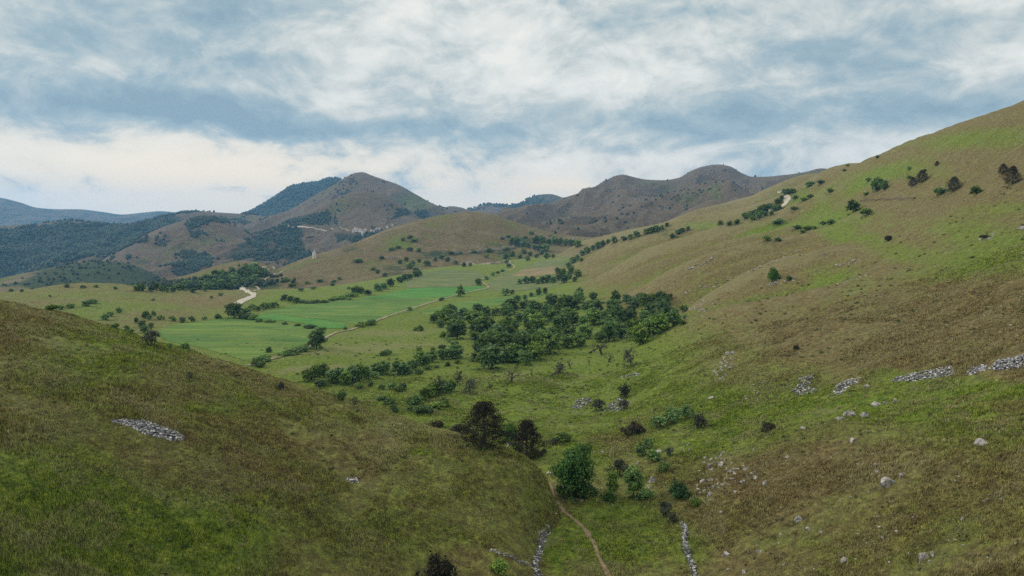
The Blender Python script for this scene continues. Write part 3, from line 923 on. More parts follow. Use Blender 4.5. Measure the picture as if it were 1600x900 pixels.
ribbon('road', [(437, 351.5), (450, 352.5), (465, 354), (478, 355), (489, 355.5)], 9.0, M_GRAVEL, 'pale road cutting across the foot of the mountain', .6, 4.0, .2)
ribbon('track', [(489, 356), (520, 358.5), (545, 361)], 6.0, M_TRACK, 'faint track across the foot of the mountain', .6, 4.0, .2)

# ------------------------------------------------------------------ plants
def leaf_mat(name, dark, mid, light, trans=0.15):
    m, t, b = new_mat(name, 0.7)
    oi = t.n.new('ShaderNodeObjectInfo')
    lf = attr(t, 'leaf', 'Fac')
    c = t.ramp(lf, [(0.05, dark), (0.5, mid), (0.95, light)])
    hv = t.n.new('ShaderNodeHueSaturation')
    t.put(hv.inputs['Color'], c)
    t.put(hv.inputs['Hue'], t.math('MULTIPLY_ADD', oi.outputs['Random'], 0.045, 0.482))
    t.put(hv.inputs['Saturation'], t.math('MULTIPLY_ADD', oi.outputs['Random'], -0.3, 1.05))
    w = t.n.new('ShaderNodeTexWhiteNoise')
    w.noise_dimensions = '1D'
    t.put(w.inputs['W'], oi.outputs['Random'])
    t.put(hv.inputs['Value'], t.math('MULTIPLY_ADD', w.outputs[0], 0.95, 0.62))
    t.put(b.inputs['Base Color'], hv.outputs[0])
    tr = t.n.new('ShaderNodeBsdfTranslucent')
    t.put(tr.inputs[0], hv.outputs[0])
    mx = t.n.new('ShaderNodeMixShader')
    mx.inputs[0].default_value = trans
    t.l.new(b.outputs[0], mx.inputs[1])
    t.l.new(tr.outputs[0], mx.inputs[2])
    t.l.new(mx.outputs[0], t.n['Material Output'].inputs[0])
    return m


M_LEAF = leaf_mat('leaves', (.032, .074, .013), (.084, .158, .028), (.160, .242, .050), .30)
M_BRIGHT = leaf_mat('bright_leaves', (.022, .070, .010), (.048, .130, .017), (.086, .195, .030), .22)
M_GREY = leaf_mat('greyish_leaves', (.030, .040, .024), (.056, .068, .040), (.090, .100, .062))
M_PINE = leaf_mat('pine_needles', (.014, .014, .008), (.030, .029, .014), (.062, .052, .026), 0.08)
M_FARLEAF = leaf_mat('far_leaves', (.010, .028, .010), (.022, .048, .014), (.040, .074, .020), 0.0)
m, t, b = new_mat('bark')
g = t.n.new('ShaderNodeNewGeometry')
t.put(b.inputs['Base Color'], t.ramp(t.noise(g.outputs['Position'], 6, 4, .7), [(.3, (.030, .024, .019)), (.7, (.085, .072, .060))]))
M_BARK = m
m, t, b = new_mat('grey_bark')
g = t.n.new('ShaderNodeNewGeometry')
t.put(b.inputs['Base Color'], t.ramp(t.noise(g.outputs['Position'], 6, 4, .7), [(.3, (.045, .040, .036)), (.7, (.135, .122, .11))]))
M_GREYBARK = m


class Geo:
    """quads of one mesh; q4 holds corner points, lf a brightness per quad"""
    def __init__(self):
        self.v, self.f, self.lf = [], [], []
        self.n = 0

    def add(self, co, f, lf=None):
        self.v.append(co)
        self.f.append(f + self.n)
        self.lf.append(np.full(len(co), 0.5) if lf is None else lf)
        self.n += len(co)

    def tube(self, P, Rr, k=5):
        P, Rr = np.asarray(P, float), np.asarray(Rr, float)
        tg = np.gradient(P, axis=0)
        tg /= np.linalg.norm(tg, axis=1)[:, None] + 1e-9
        a = np.cross(tg, [0.31, 0.92, 0.2])
        a /= np.linalg.norm(a, axis=1)[:, None] + 1e-9
        b_ = np.cross(tg, a)
        an = np.linspace(0, 2 * math.pi, k, endpoint=False)
        co = P[:, None] + Rr[:, None, None] * (a[:, None] * np.cos(an)[None, :, None] + b_[:, None] * np.sin(an)[None, :, None])
        i = np.arange(len(P) * k).reshape(len(P), k)
        j = np.roll(i, -1, 1)
        f = np.stack([i[:-1], j[:-1], j[1:], i[1:]], -1).reshape(-1, 4)
        self.add(co.reshape(-1, 3), f)

    def leaves(self, C, N, s, lf, asp=1.5):
        """C centres, N facing directions, s sizes"""
        n = len(C)
        r = RNG.normal(size=(n, 3))
        a = np.cross(N, r)
        a /= np.linalg.norm(a, axis=1)[:, None] + 1e-9
        b_ = np.cross(N, a)
        b_ /= np.linalg.norm(b_, axis=1)[:, None] + 1e-9
        a, b_ = a * (s * asp)[:, None], b_ * s[:, None]
        bend = N * (s * 0.35)[:, None]
        co = np.stack([C - a, C - b_ * 0.9 + bend, C + a, C + b_ * 0.9 + bend], 1).reshape(-1, 3)
        self.add(co, np.arange(4 * n).reshape(-1, 4), np.repeat(lf, 4))

    def mesh(self, name, mat):
        co, f = np.concatenate(self.v), np.concatenate(self.f)
        me = mesh_from(name, co, f, mat)
        at = me.attributes.new('leaf', 'FLOAT', 'POINT')
        at.data.foreach_set('value', np.concatenate(self.lf).astype(np.float32))
        return me


def unit(n):
    a = RNG.normal(size=(n, 3))
    return a / np.linalg.norm(a, axis=1)[:, None]


def lobes_of(kind, w):
    """lobe centres and radii of a broad crown, tree height 1"""
    o = []
    if kind == 'round':
        o.append((0, 0, .52, .30 * w, .34))
        for k in range(13):
            a = k * 2.4 + RNG.uniform(-.3, .3)
            z = .20 + .60 * k / 12
            r = RNG.uniform(.16, .30) * w * (1.15 - .7 * abs(z - .42))
            o.append((r * math.cos(a), r * math.sin(a), z, RNG.uniform(.15, .23) * w, RNG.uniform(.12, .18)))
        o.append((RNG.uniform(-.06, .06), RNG.uniform(-.06, .06), .84, .15 * w, .15))
    elif kind == 'tall':
        for k in range(10):
            z = .22 + .07 * k
            r = .12 * w * (1 - abs(z - .55))
            a = k * 2.4
            o.append((r * math.cos(a), r * math.sin(a), z, RNG.uniform(.13, .19) * w * (1.15 - .6 * abs(z - .5)), .12))
        o.append((0, 0, .92, .08 * w, .08))
    elif kind == 'bush':
        for k in range(10):
            a = k * 2.4 + RNG.uniform(-.4, .4)
            r = RNG.uniform(.1, .5) * w
            o.append((r * math.cos(a), r * math.sin(a), RNG.uniform(.25, .62) * (1.1 - .5 * r / w), RNG.uniform(.22, .34) * w, RNG.uniform(.22, .34)))
        o.append((0, 0, .62, .3 * w, .34))
    elif kind == 'low':
        for k in range(13):
            x = RNG.uniform(-.95, .95) * w
            o.append((x, RNG.uniform(-.4, .4) * w, RNG.uniform(.18, .5) * (1.1 - .5 * abs(x) / w), RNG.uniform(.26, .40) * w, RNG.uniform(.26, .40)))
    return o


def crown(g, lobes, n, size, lowest=0.05, sparse=0.0):
    vol = np.array([l[3] ** 1.6 * l[4] ** .8 for l in lobes])
    k = np.maximum((n * vol / vol.sum()).astype(int), 6)
    tops = max(l[2] + l[4] for l in lobes)
    for (x, y, z, r, rz), m in zip(lobes, k):
        tone = RNG.uniform(-.16, .16)
        # twig clusters inside the lobe, leaves around each cluster
        nc = max(5, m // 14)
        dirs = unit(nc)
        dirs[:, 2] = np.where(dirs[:, 2] < -.3, -dirs[:, 2] * .5, dirs[:, 2])
        cc = np.array([x, y, z]) + dirs * np.array([r, r, rz]) * RNG.uniform(.45, 1.08, nc)[:, None]
        if sparse:
            cc = cc[RNG.random(nc) > sparse]
        if not len(cc):
            continue
        w = RNG.integers(0, len(cc), m)
        sp = np.array([r, r, rz]) * .24
        C = cc[w] + RNG.normal(size=(m, 3)) * sp
        N = (C - np.array([x, y, z - rz * .4])) / np.array([r, r, rz]) + RNG.normal(size=(m, 3)) * .6
        N /= np.linalg.norm(N, axis=1)[:, None] + 1e-9
        ok = C[:, 2] > lowest
        lf = np.clip(.5 + tone + RNG.normal(size=m) * .2 + (RNG.random(len(cc))[w] - .5) * .35, 0, 1)
        g.leaves(C[ok], N[ok], (size * RNG.uniform(.65, 1.4, m))[ok], lf[ok])


def trunk_geo(lobes, r0, fork=.3, lean=.04, k=6):
    g = Geo()
    ax, ay = RNG.uniform(-lean, lean, 2)
    n = 6
    zz = np.linspace(-.05, .62, n)
    P = np.stack([ax * zz * 2 + .012 * np.sin(zz * 9), ay * zz * 2 + .012 * np.cos(zz * 8), zz], 1)
    g.tube(P, r0 * np.array([1.5, 1.05, .9, .72, .5, .25]), k)
    for (x, y, z, r, rz) in lobes[:10]:
        z0 = RNG.uniform(fork * .7, fork * 1.3)
        s = P[0] + (P[-1] - P[0]) * (z0 + .05) / .67
        e = np.array([x, y, z])
        md = s * .45 + e * .55 + np.array([0, 0, -.05])
        g.tube([s, md, e], [r0 * .5, r0 * .32, r0 * .1], 4)
    return g


def twig_tree(g, p, d, ln, r, depth, spread=.7):
    n = 4
    P = [np.array(p)]
    dd = np.array(d, float)
    for k in range(n):
        dd = dd + RNG.normal(size=3) * .22
        dd /= np.linalg.norm(dd)
        P.append(P[-1] + dd * ln / n)
    g.tube(P, np.linspace(r, r * .55, n + 1), 4 if depth < 3 else 5)
    ends = [P[-1]]
    if depth > 0:
        for k in range(RNG.integers(2, 4)):
            q = P[RNG.integers(2, n + 1)]
            nd = dd + RNG.normal(size=3) * spread
            nd[2] = abs(nd[2]) * .8 + .1
            nd /= np.linalg.norm(nd)
            ends += twig_tree(g, q, nd, ln * RNG.uniform(.55, .8), r * .5, depth - 1, spread)
    return ends


PROTO = {}      # kind -> list of [(part name, mesh)] ; the first entry is used by itself when a thing has no parts


def proto_broad(key, shape, w, n, size, mat, r0, lowest=.05, sparse=0.0, variants=3, part='crown', fork=.3):
    PROTO[key] = []
    for _ in range(variants):
        lb = lobes_of(shape, w)
        g = Geo()
        crown(g, lb, n, size, lowest, sparse)
        PROTO[key].append([('trunk', trunk_geo(lb, r0, fork).mesh('trunk', M_BARK)), (part, g.mesh(part, mat))])


def proto_solid(key, shape, w, n, size, mat, variants=3, lowest=-.05, stems=True, sparse=0.0):
    """a bush or a far tree as one mesh: leaves with a few stems inside"""
    PROTO[key] = []
    for _ in range(variants):
        lb = lobes_of(shape, w)
        g = Geo()
        crown(g, lb, n, size, lowest, sparse)
        if stems:
            for (x, y, z, r, rz) in lb[:6]:
                g.tube([(x * .3, y * .3, -.1), (x * .7, y * .7, z * .6), (x, y, z)], [.03, .022, .008], 4)
                g.lf[-1][:] = 0.0
        PROTO[key].append([(None, g.mesh(key, mat))])


proto_broad('tree', 'round', .92, 1700, .034, M_LEAF, .030, variants=6, lowest=.03, fork=.18)
proto_broad('big_tree', 'round', 1.0, 5200, .020, M_BRIGHT, .028, variants=2, lowest=.03, fork=.22)
proto_broad('young_tree', 'tall', .95, 2200, .024, M_LEAF, .018, variants=2, lowest=.05)
proto_broad('poplar', 'round', .85, 1500, .034, M_LEAF, .030, variants=1, lowest=.16)
proto_broad('thin_tree', 'round', .95, 520, .028, M_GREY, .028, variants=4, sparse=.35, lowest=.22)
proto_solid('far_tree', 'round', .92, 420, .060, M_LEAF, variants=4)
proto_solid('bush', 'bush', .95, 1100, .048, M_LEAF, variants=4)
proto_solid('bright_bush', 'bush', 1.0, 2200, .034, M_BRIGHT, variants=2)
proto_solid('grey_bush', 'bush', .9, 800, .038, M_GREY, variants=3, sparse=.3)
proto_solid('hedge', 'low', 1.2, 900, .075, M_LEAF, variants=3)
proto_solid('dark_bush', 'low', 1.1, 1600, .050, M_PINE, variants=2)

# pines: whorled branches carrying tufts of dark needles
PROTO['pine'] = []
for _ in range(3):
    g, tk = Geo(), Geo()
    tk.tube([(0, 0, -.05), (.008, 0, .25), (.0, .01, .55), (.005, 0, .97)], [.036, .028, .018, .004], 7)
    for k in range(92):
        z = .06 + .90 * (k / 91) ** .95
        prof = .56 * min(1, (z + .10) / .30) ** .6 * (1 - max(0, (z - .28) / .74) ** 1.55) ** .9 + .015
        a = k * 2.39996 + RNG.uniform(-.3, .3)
        rr_ = prof * RNG.uniform(.50, 1.10)
        e = np.array([rr_ * math.cos(a), rr_ * math.sin(a), z + .07 * rr_])
        if k % 2 == 0:
            tk.tube([(0, 0, z - .04), (e[0] * .5, e[1] * .5, z - .035), tuple(e)], [.009, .006, .003], 4)
        m_ = 46
        for q in range(2):
            c = e * np.array([1 - .28 * q, 1 - .28 * q, 1]) + np.array([0, 0, -.012 * q])
            s_ = .040 + .012 * RNG.random()
            C = c + RNG.normal(size=(m_, 3)) * s_ * np.array([1, 1, .62])
            N = unit(m_) + np.array([0, 0, .5])
            N /= np.linalg.norm(N, axis=1)[:, None]
            lf = np.clip(.42 + RNG.uniform(-.18, .25) + .25 * RNG.normal(size=m_), 0, 1)
            g.leaves(C, N, .0085 * RNG.uniform(.7, 1.3, m_), lf, 2.4)
    PROTO['pine'].append([('trunk', tk.mesh('trunk', M_BARK)), ('crown', g.mesh('crown', M_PINE))])

# bare, half-dead orchard trees
PROTO['bare_tree'] = []
for _ in range(6):
    tk, g = Geo(), Geo()
    lean = RNG.normal(size=2) * .18
    tk.tube([(0, 0, -.06), (lean[0] * .3, lean[1] * .3, .15), (lean[0], lean[1], .38)], [.085, .062, .050], 6)
    ends = []
    for k in range(4):
        d = np.array([lean[0], lean[1], .8]) + RNG.normal(size=3) * .6
        d[2] = abs(d[2]) + .2
        d /= np.linalg.norm(d)
        ends += twig_tree(g, (lean[0], lean[1], .36 - .04 * k), d, .34, .042, 3, .65)
    PROTO['bare_tree'].append([('trunk', tk.mesh('trunk', M_BARK)), ('branches', g.mesh('branches', M_BARK))])

ORD = ['first', 'second', 'third', 'fourth', 'fifth', 'sixth', 'seventh', 'eighth', 'ninth', 'tenth', 'eleventh', 'twelfth', 'thirteenth', 'fourteenth', 'fifteenth', 'sixteenth', 'seventeenth', 'eighteenth', 'nineteenth', 'twentieth'] + ['twenty-' + q for q in ('first', 'second', 'third', 'fourth', 'fifth', 'sixth', 'seventh', 'eighth', 'ninth')] + ['thirtieth']
PENDING = []


def grow(kind, name, cat, u, v, hpx, label=None, group=None, where=None, wide=1.0, variant=None, sink=.03, parts=True, P=None):
    """a plant rooted on the ground seen at picture point u, v, as tall as it shows; where: the cluster it is told apart in"""
    if P is None:
        P = cast(u, v)[0]
    if np.isnan(P[0]):
        return None
    h = hpx * np.linalg.norm(P) / F * (1.25 if kind == 'bare_tree' else 1)
    vs_ = PROTO[kind]
    var = vs_[(variant if variant is not None else int(RNG.integers(0, 99))) % len(vs_)]
    rz = RNG.uniform(0, 2 * math.pi)
    sc = (h * wide, h * wide, h)
    if var[0][0] is None:
        o = link(name, var[0][1])
    else:
        o = bpy.data.objects.new(name, None)
        o.empty_display_size = .2
        COL.objects.link(o)
        for pn, me in var:
            link(pn, me, o)
    o.location = (P[0], P[1], P[2] - sink * h)
    o.rotation_euler = (0, 0, rz)
    o.scale = sc
    tag(o, label, cat, group)
    if where:
        PENDING.append((where, u, o))
    return o


def settle_labels():
    """a thing in a cluster is told apart by its size, then by its order along the cluster"""
    by = {}
    for where, u, o in PENDING:
        by.setdefault(where, []).append((u, o))
    for (desc, place), l in by.items():
        l.sort(key=lambda q: q[0])
        for k, (u, o) in enumerate(l):
            o['label'] = f"{desc} {place}" if len(l) == 1 else f"{desc}, {ORD[k]} from the left {place}" if k < 30 else f"{desc}, well to the right {place}"


def scatter(poly, n, gap, seed):
    """picture points spread over a patch of ground, at least gap apart (gap grows towards the camera as the plants do)"""
    r = np.random.default_rng(seed)
    P = np.array(poly, float)
    o = []
    for _ in range(n * 60):
        u, v = r.uniform(P[:, 0].min(), P[:, 0].max()), r.uniform(P[:, 1].min(), P[:, 1].max())
        if not inside(poly, np.array([u]), np.array([v]))[0]:
            continue
        if all(((u - a) / gap) ** 2 + ((v - b_) / (gap * .5)) ** 2 > 1 for a, b_ in o):
            o.append((u, v))
            if len(o) >= n:
                break
    return o


# single trees one can point at
grow('pine', 'pine_tree', 'tree', 757, 697, 72, 'taller of two dark brownish pines at the end of the near hillside', 'pair of dark pines', wide=1.0, variant=0)
grow('pine', 'pine_tree', 'tree', 823, 716, 61, 'shorter of two dark brownish pines at the end of the near hillside', 'pair of dark pines', wide=.92, variant=1)
grow('big_tree', 'tree', 'tree', 898, 778, 86, 'large bright green leafy tree standing in the gully by the footpath', wide=.80, variant=0)
grow('young_tree', 'tree', 'tree', 957, 778, 44, 'slim young dark tree beside the larger leafy gully tree', wide=.8, variant=0)
grow('young_tree', 'tree', 'tree', 990, 776, 48, 'fuller young dark tree at the rocky edge of the gully', wide=1.15, variant=1)
grow('poplar', 'tree', 'tree', 719.5, 463.5, 19, 'lone upright round tree beside the farm track in the fields', wide=.95, variant=0)
grow('tree', 'tree', 'tree', 495, 545, 30, 'broad round tree in the hedge at the corner of the nearest meadow', wide=1.15, variant=0)
grow('tree', 'tree', 'tree', 366, 497, 24, 'broad dark tree at the foot of the white gravel road', wide=1.25, variant=1)
grow('tree', 'tree', 'tree', 420, 551, 9, 'small round tree in the hedge under the nearest meadow', wide=1.3, variant=2)
grow('tree', 'tree', 'tree', 747, 446, 12, 'small tree at the bend of the farm track', wide=1.2, variant=3)
grow('bright_bush', 'tree', 'tree', 1208, 441, 24, 'lone rounded green tree on grey stones halfway up the open slope', wide=.62, variant=0)
grow('bright_bush', 'bush', 'bush', 1233, 438, 8, 'small green bush beside the lone slope tree', wide=.8, variant=1)
for u, v, h, w_, lab in [(1582, 288, 26, .85, 'conical dark pine with a clear trunk high on the slope'), (1567, 272, 15, 1.0, 'dark pine just above the conical slope pine'),
                         (1490, 299, 22, 1.0, 'rounded dark pine above the terraced bank on the slope'), (1440, 285, 19, 1.0, 'taller pine of the pair on the bright green patch'),
                         (1426, 291, 14, 1.0, 'shorter pine of the pair on the bright green patch'), (1464, 259, 7, 1.1, 'tiny dark pine alone high on the slope'), (1370, 299, 22, 1.1, 'leafy dark tree in the clump on the green slope patch'),
                         (1382, 297, 16, 1.0, 'smaller tree beside the leafy one on the green slope patch'), (1333, 332, 20, 1.4, 'spreading tree in the hollow below the bank on the slope')]:
    far_pine = 'pine' in lab
    grow('pine' if far_pine else 'tree', 'pine_tree' if far_pine else 'tree', 'tree', u, v, h * .9, lab, 'trees high on the open slope', wide=w_ * .9)
for u, v, h, k_, w_, lab in [(1352, 337, 12, 'bush', 1.1, 'bush beside the spreading hollow tree'), (1468, 305, 12, 'bush', 1.1, 'bright bush left of the rounded slope pine'), (1525, 304, 12, 'bush', 1.1, 'grey green bush under the conical slope pine'),
                             (1420, 280, 6, 'bush', 1.0, 'small bush beside the paired slope pines'), (1420, 266, 6, 'bush', 1.0, 'small bush above the paired slope pines'), (1445, 269, 5, 'bush', 1.0, 'tiny bush above the taller slope pine'),
                             (1357, 284, 6, 'bush', 1.3, 'low bush at the edge of the green slope patch'), (1354, 305, 5, 'bush', 1.8, 'low spreading bush under the green slope patch'), (1371, 247, 4, 'bush', 1.1, 'tiny bush on the bare skyline slope'),
                             (1325, 260, 4, 'bush', 1.0, 'speck of a bush where the slope meets the sky'), (1319, 268, 4, 'bush', 1.3, 'speck of a bush below the skyline'), (1388, 376, 9, 'dark_bush', .7, 'dark low juniper on the pale slope'),
                             (1244, 545, 8, 'dark_bush', .75, 'dark low juniper on the brown open slope'), (1200, 675, 17, 'dark_bush', .75, 'dark spreading juniper on the near bench'), (1540, 372, 6, 'dark_bush', 1.0, 'dark low scrub along the slope ledge')]:
    grow(k_, 'bush', 'bush', u, v, h, lab, 'bushes dotted over the open slope', wide=w_)

# bushes about the gully and the near valley
for u, v, h, k_, w_, lab in [
        (1060, 780, 30, 'bright_bush', .85, 'bright green bush at the foot of the rocky slope'), (990, 678, 22, 'dark_bush', .75, 'dark low bush on the bank above the gully'), (1050, 661, 26, 'bush', .9, 'leafy bush at the upper end of the bank'),
        (1092, 668, 26, 'grey_bush', .95, 'pale hazy bush beside the bank'), (935, 642, 22, 'grey_bush', .85, 'grey bush growing between two stone heaps'), (975, 640, 18, 'grey_bush', .9, 'grey bush against the larger valley stone heap'),
        (880, 692, 18, 'bush', 1.1, 'small bush behind the leafy gully tree'), (865, 695, 14, 'grey_bush', 1.0, 'grey shrub next to the shorter pine'), (797, 690, 34, 'bright_bush', .5, 'light green bush between the two dark pines'),
        (1038, 806, 25, 'grey_bush', .8, 'thin brownish shrub at the head of the low wall'), (1052, 815, 15, 'grey_bush', 1.0, 'low grey shrub beside the low wall'), (1020, 722, 22, 'bush', .8, 'dark shrub by the white outcrop'), (1000, 712, 20, 'bush', .8, 'rounded shrub above the young gully trees'),
        (966, 742, 28, 'grey_bush', .9, 'dull shrub behind the young gully trees'), (1046, 712, 16, 'grey_bush', .9, 'sparse shrub over the outcrop'), (905, 780, 20, 'bush', 1.3, 'low shrub at the foot of the leafy gully tree'), (925, 776, 18, 'bush', 1.0, 'low shrub right at the foot of the gully tree'),
        (1012, 700, 16, 'bush', .9, 'round green bush above the outcrop beside the flat pale stone'), (1036, 738, 18, 'bush', .9, 'green bush between the white outcrop and the bright bush'), (1086, 792, 15, 'bush', 1.1, 'low green bush right under the rocky slope'),
        (952, 784, 16, 'bright_bush', 1.0, 'low leafy bush at the foot of the slim young tree'), (1072, 652, 20, 'bush', 1.0, 'green bush at the top of the bank beside the pale hazy one'), (1028, 668, 20, 'bush', 1.0, 'green bush in the middle of the bank above the gully'), (1008, 780, 18, 'bush', 1.0, 'dense low bush right of the fuller young tree'),
        (682, 910, 45, 'dark_bush', .62, 'dark spiky juniper at the bottom edge of the hillside'), (782, 898, 24, 'bush', 1.0, 'green shrub beside the bottom stone wall'), (718, 676, 16, 'dark_bush', .9, 'dark shrub at the foot of the taller pine'),
        (680, 668, 14, 'dark_bush', .8, 'small pointed dark shrub behind the hillside crest'), (850, 708, 8, 'grey_bush', 1.2, 'small grey shrub below the shorter pine'),
        # hillside crest
        (236, 541, 28, 'grey_bush', .75, 'bare reddish shrub on the crest of the near hillside'), (290, 548, 14, 'bush', .8, 'small dark windblown bush on the crest'), (265, 544, 8, 'bush', .9, 'tiny bush between the two crest shrubs'),
        (440, 608, 14, 'grey_bush', .8, 'small grey bush below the crest'), (534, 625, 15, 'bush', 1.1, 'dark bush where the crest meets the thicket'), (554, 636, 18, 'thin_tree', .8, 'thin sapling on the crest'), (297, 592, 12, 'grey_bush', .7, 'sparse grey twig bush on the hillside'), (370, 590, 5, 'grey_bush', 1.0, 'tiny shrub on the hillside under the crest')]:
    grow(k_, 'bush', 'bush', u, v, h, lab, 'bushes about the near slopes', wide=w_)

# half-dead orchard trees in the meadow
for u, v, h, k_, w_, lab in [
        (715, 602, 24, 'thin_tree', .9, 'small leafy orchard tree with a dark stem'), (735, 616, 28, 'thin_tree', 1.0, 'wide half-bare orchard tree'), (763, 606, 12, 'bare_tree', 1.0, 'small leaning dead tree by the wide orchard tree'), (799, 598, 24, 'bare_tree', .9, 'tall dead tree with crooked limbs'),
        (833, 588, 10, 'bare_tree', .8, 'dead stump-like tree in the meadow'), (857, 589, 20, 'bare_tree', 1.0, 'dead forked tree left of a leafy one'), (875, 583, 20, 'thin_tree', 1.0, 'leafy orchard tree between dead ones'), (891, 576, 11, 'bare_tree', .9, 'small dead tree right of the leafy one'),
        (921, 572, 11, 'bare_tree', .5, 'thin dead pole of a tree'), (951, 566, 14, 'bare_tree', 1.0, 'dead tree with two spreading limbs'), (940, 554, 21, 'bare_tree', 1.1, 'large dead tree at the copse edge'), (920, 552, 15, 'bare_tree', 1.1, 'pale dead tree beside the large dead one'),
        (985, 572, 30, 'thin_tree', 1.1, 'half-bare tree standing in low stones'), (854, 568, 8, 'bare_tree', .5, 'short thin stump under the copse'), (1040, 526, 10, 'bare_tree', .4, 'lone thin post-like stump near the slope'), (977, 622, 28, 'grey_bush', .6, 'tall wispy half-bare tree over the stone heap'),
        (686, 618, 32, 'thin_tree', .7, 'feathery upright tree in the near thicket')]:
    nm = {'bare_tree': 'dead_tree', 'thin_tree': 'orchard_tree', 'grey_bush': 'orchard_tree'}[k_]
    grow(k_, nm, 'tree', u, v, h, lab, 'old orchard trees in the meadow', wide=w_)

# the copse in the middle of the valley, row behind row
COPSE = [(676, 505), (700, 498), (760, 490), (800, 482), (870, 472), (905, 462), (945, 474), (1010, 473), (1066, 464), (1062, 480), (1052, 512), (1015, 528), (1000, 540), (960, 532), (925, 538), (880, 552), (850, 568), (800, 580), (768, 578), (757, 560), (745, 540), (700, 525)]
GAPS = [(905, 494, 34, 7), (815, 530, 20, 5), (930, 520, 26, 6), (730, 515, 16, 5), (870, 512, 16, 5), (960, 505, 16, 5), (780, 505, 12, 4), (845, 545, 16, 5), (905, 535, 18, 5), (1000, 492, 12, 4), (840, 488, 12, 4)]
cop = [(u, v) for u, v in scatter(COPSE, 118, 14.5, 3) if not any(((u - a) / c) ** 2 + ((v - b_) / d) ** 2 < 1 for a, b_, c, d in GAPS)]
rows = [(0, 482, 'in the back row of the valley copse'), (482, 497, 'in the second row of the valley copse'), (497, 512, 'in the middle row of the valley copse'), (512, 530, 'in the fourth row of the valley copse'), (530, 552, 'in the fifth row of the valley copse'), (552, 600, 'in the front row of the valley copse')]
for u, v in cop:
    h = (15 + (v - 460) * .17) * RNG.uniform(.55, 1.32)
    ds = 'tall green tree' if h > 27 else 'rounded green tree' if h > 22 else 'smaller green tree' if h > 18 else 'low green tree'
    pl = next(p for a, b_, p in rows if a <= v < b_)
    grow('tree', 'tree', 'tree', u, v, h, None, 'trees of the copse in the valley', (ds, pl), wide=RNG.uniform(.95, 1.45))


def bunch(kind, name, cat, pts_, h, desc, place, group, wide=(.9, 1.3), hv=(.75, 1.25)):
    P = cast([p[0] for p in pts_], [p[1] for p in pts_])
    for (u, v), p in zip(pts_, P):
        hh = h * RNG.uniform(*hv)
        grow(kind, name, cat, u, v, hh, None, group, ((('taller ' if hh > h else 'shorter ') + desc), place), wide=RNG.uniform(*wide), P=p)


# thickets below the copse
bunch('tree', 'tree', 'tree', [(480, 596), (492, 594), (505, 590)], 22, 'tree', 'in the thicket where the crest dips', 'thicket trees in the lower meadow')
bunch('tree', 'tree', 'tree', [(520, 600), (530, 597), (541, 602), (551, 598), (562, 596), (572, 592)], 26, 'tree', 'in the long thicket', 'thicket trees in the lower meadow', wide=(.9, 1.2))
bunch('bush', 'bush', 'bush', [(500, 604), (560, 606), (580, 603), (596, 609), (612, 608), (630, 609), (585, 590), (608, 632), (615, 644), (640, 642), (596, 628), (622, 612)], 11, 'bush', 'along the lower meadow edge', 'bushes along the lower meadow')
bunch('tree', 'tree', 'tree', [(588, 586), (600, 584), (622, 586), (632, 585), (645, 578), (655, 571), (664, 572), (676, 566), (690, 562), (702, 561), (712, 560)], 19, 'tree', 'in the line under the open meadow', 'trees lining the open meadow', wide=(1.0, 1.4))
bunch('bush', 'bush', 'bush', [(640, 583), (655, 584), (668, 577), (682, 575), (700, 572), (715, 568), (598, 556), (604, 554), (676, 548), (690, 545), (710, 541), (655, 548)], 8, 'bush', 'at the foot of the meadow tree line', 'bushes along the open meadow', wide=(1.0, 1.6))
bunch('tree', 'tree', 'tree', [(652, 634), (662, 626), (672, 622), (682, 618), (696, 614), (705, 612)], 20, 'tree', 'in the near meadow thicket', 'trees of the near meadow thicket', wide=(1.0, 1.4))
bunch('bush', 'bush', 'bush', [(655, 646), (668, 645), (682, 640), (692, 636), (645, 632)], 13, 'bush', 'under the near meadow thicket', 'bushes of the near meadow thicket', wide=(1.0, 1.5))
bunch('tree', 'tree', 'tree', [(678, 504), (688, 512), (683, 498), (702, 494), (712, 498)], 15, 'tree', 'at the corner of the copse', 'trees at the corner of the copse', wide=(1.0, 1.4))
bunch('bush', 'bush', 'bush', [(650, 517), (657, 517), (693, 527), (703, 535), (748, 540), (1068, 487), (1065, 508), (1070, 498), (1010, 529), (963, 524)], 9, 'bush', 'on the fringe of the copse', 'bushes around the copse')
# trees up the valley
bunch('far_tree', 'tree', 'tree', [(790, 462), (800, 460), (795, 474), (808, 473), (820, 468), (830, 464), (842, 461), (852, 459)], 10, 'tree', 'in the hedge row beyond the copse', 'hedge row trees beyond the copse', wide=(1.0, 1.4))
bunch('far_tree', 'tree', 'tree', [(812, 444), (822, 443), (832, 442), (840, 444), (848, 443), (856, 441), (865, 442), (874, 438), (882, 442), (890, 436), (898, 440), (872, 428), (880, 430), (892, 428), (903, 433)], 11, 'tree', 'in the cluster at the foot of the far slope', 'trees at the foot of the far slope', wide=(1.0, 1.4))
bunch('far_tree', 'tree', 'tree', [(888, 418), (896, 412), (902, 406), (910, 400), (918, 396), (926, 391), (934, 388), (942, 385), (908, 409), (892, 424), (950, 381), (960, 379)], 9, 'tree', 'along the stream line up the valley', 'trees along the stream line', wide=(1.0, 1.5))
bunch('far_tree', 'tree', 'tree', [(800, 382), (808, 381), (818, 386), (826, 388), (835, 390), (843, 391), (852, 392), (838, 380), (848, 379), (858, 381), (866, 380), (875, 382), (884, 384), (893, 385), (902, 386)], 10, 'tree', 'in the dark wood on the shoulder', 'trees of the dark wood on the shoulder', wide=(1.1, 1.6))
bunch('far_tree', 'tree', 'tree', [(818, 396), (828, 400), (838, 403), (846, 398), (812, 404), (824, 408), (854, 404), (864, 403), (790, 404), (800, 400)], 8, 'tree', 'at the head of the terraces', 'trees at the head of the terraces', wide=(1.1, 1.6))
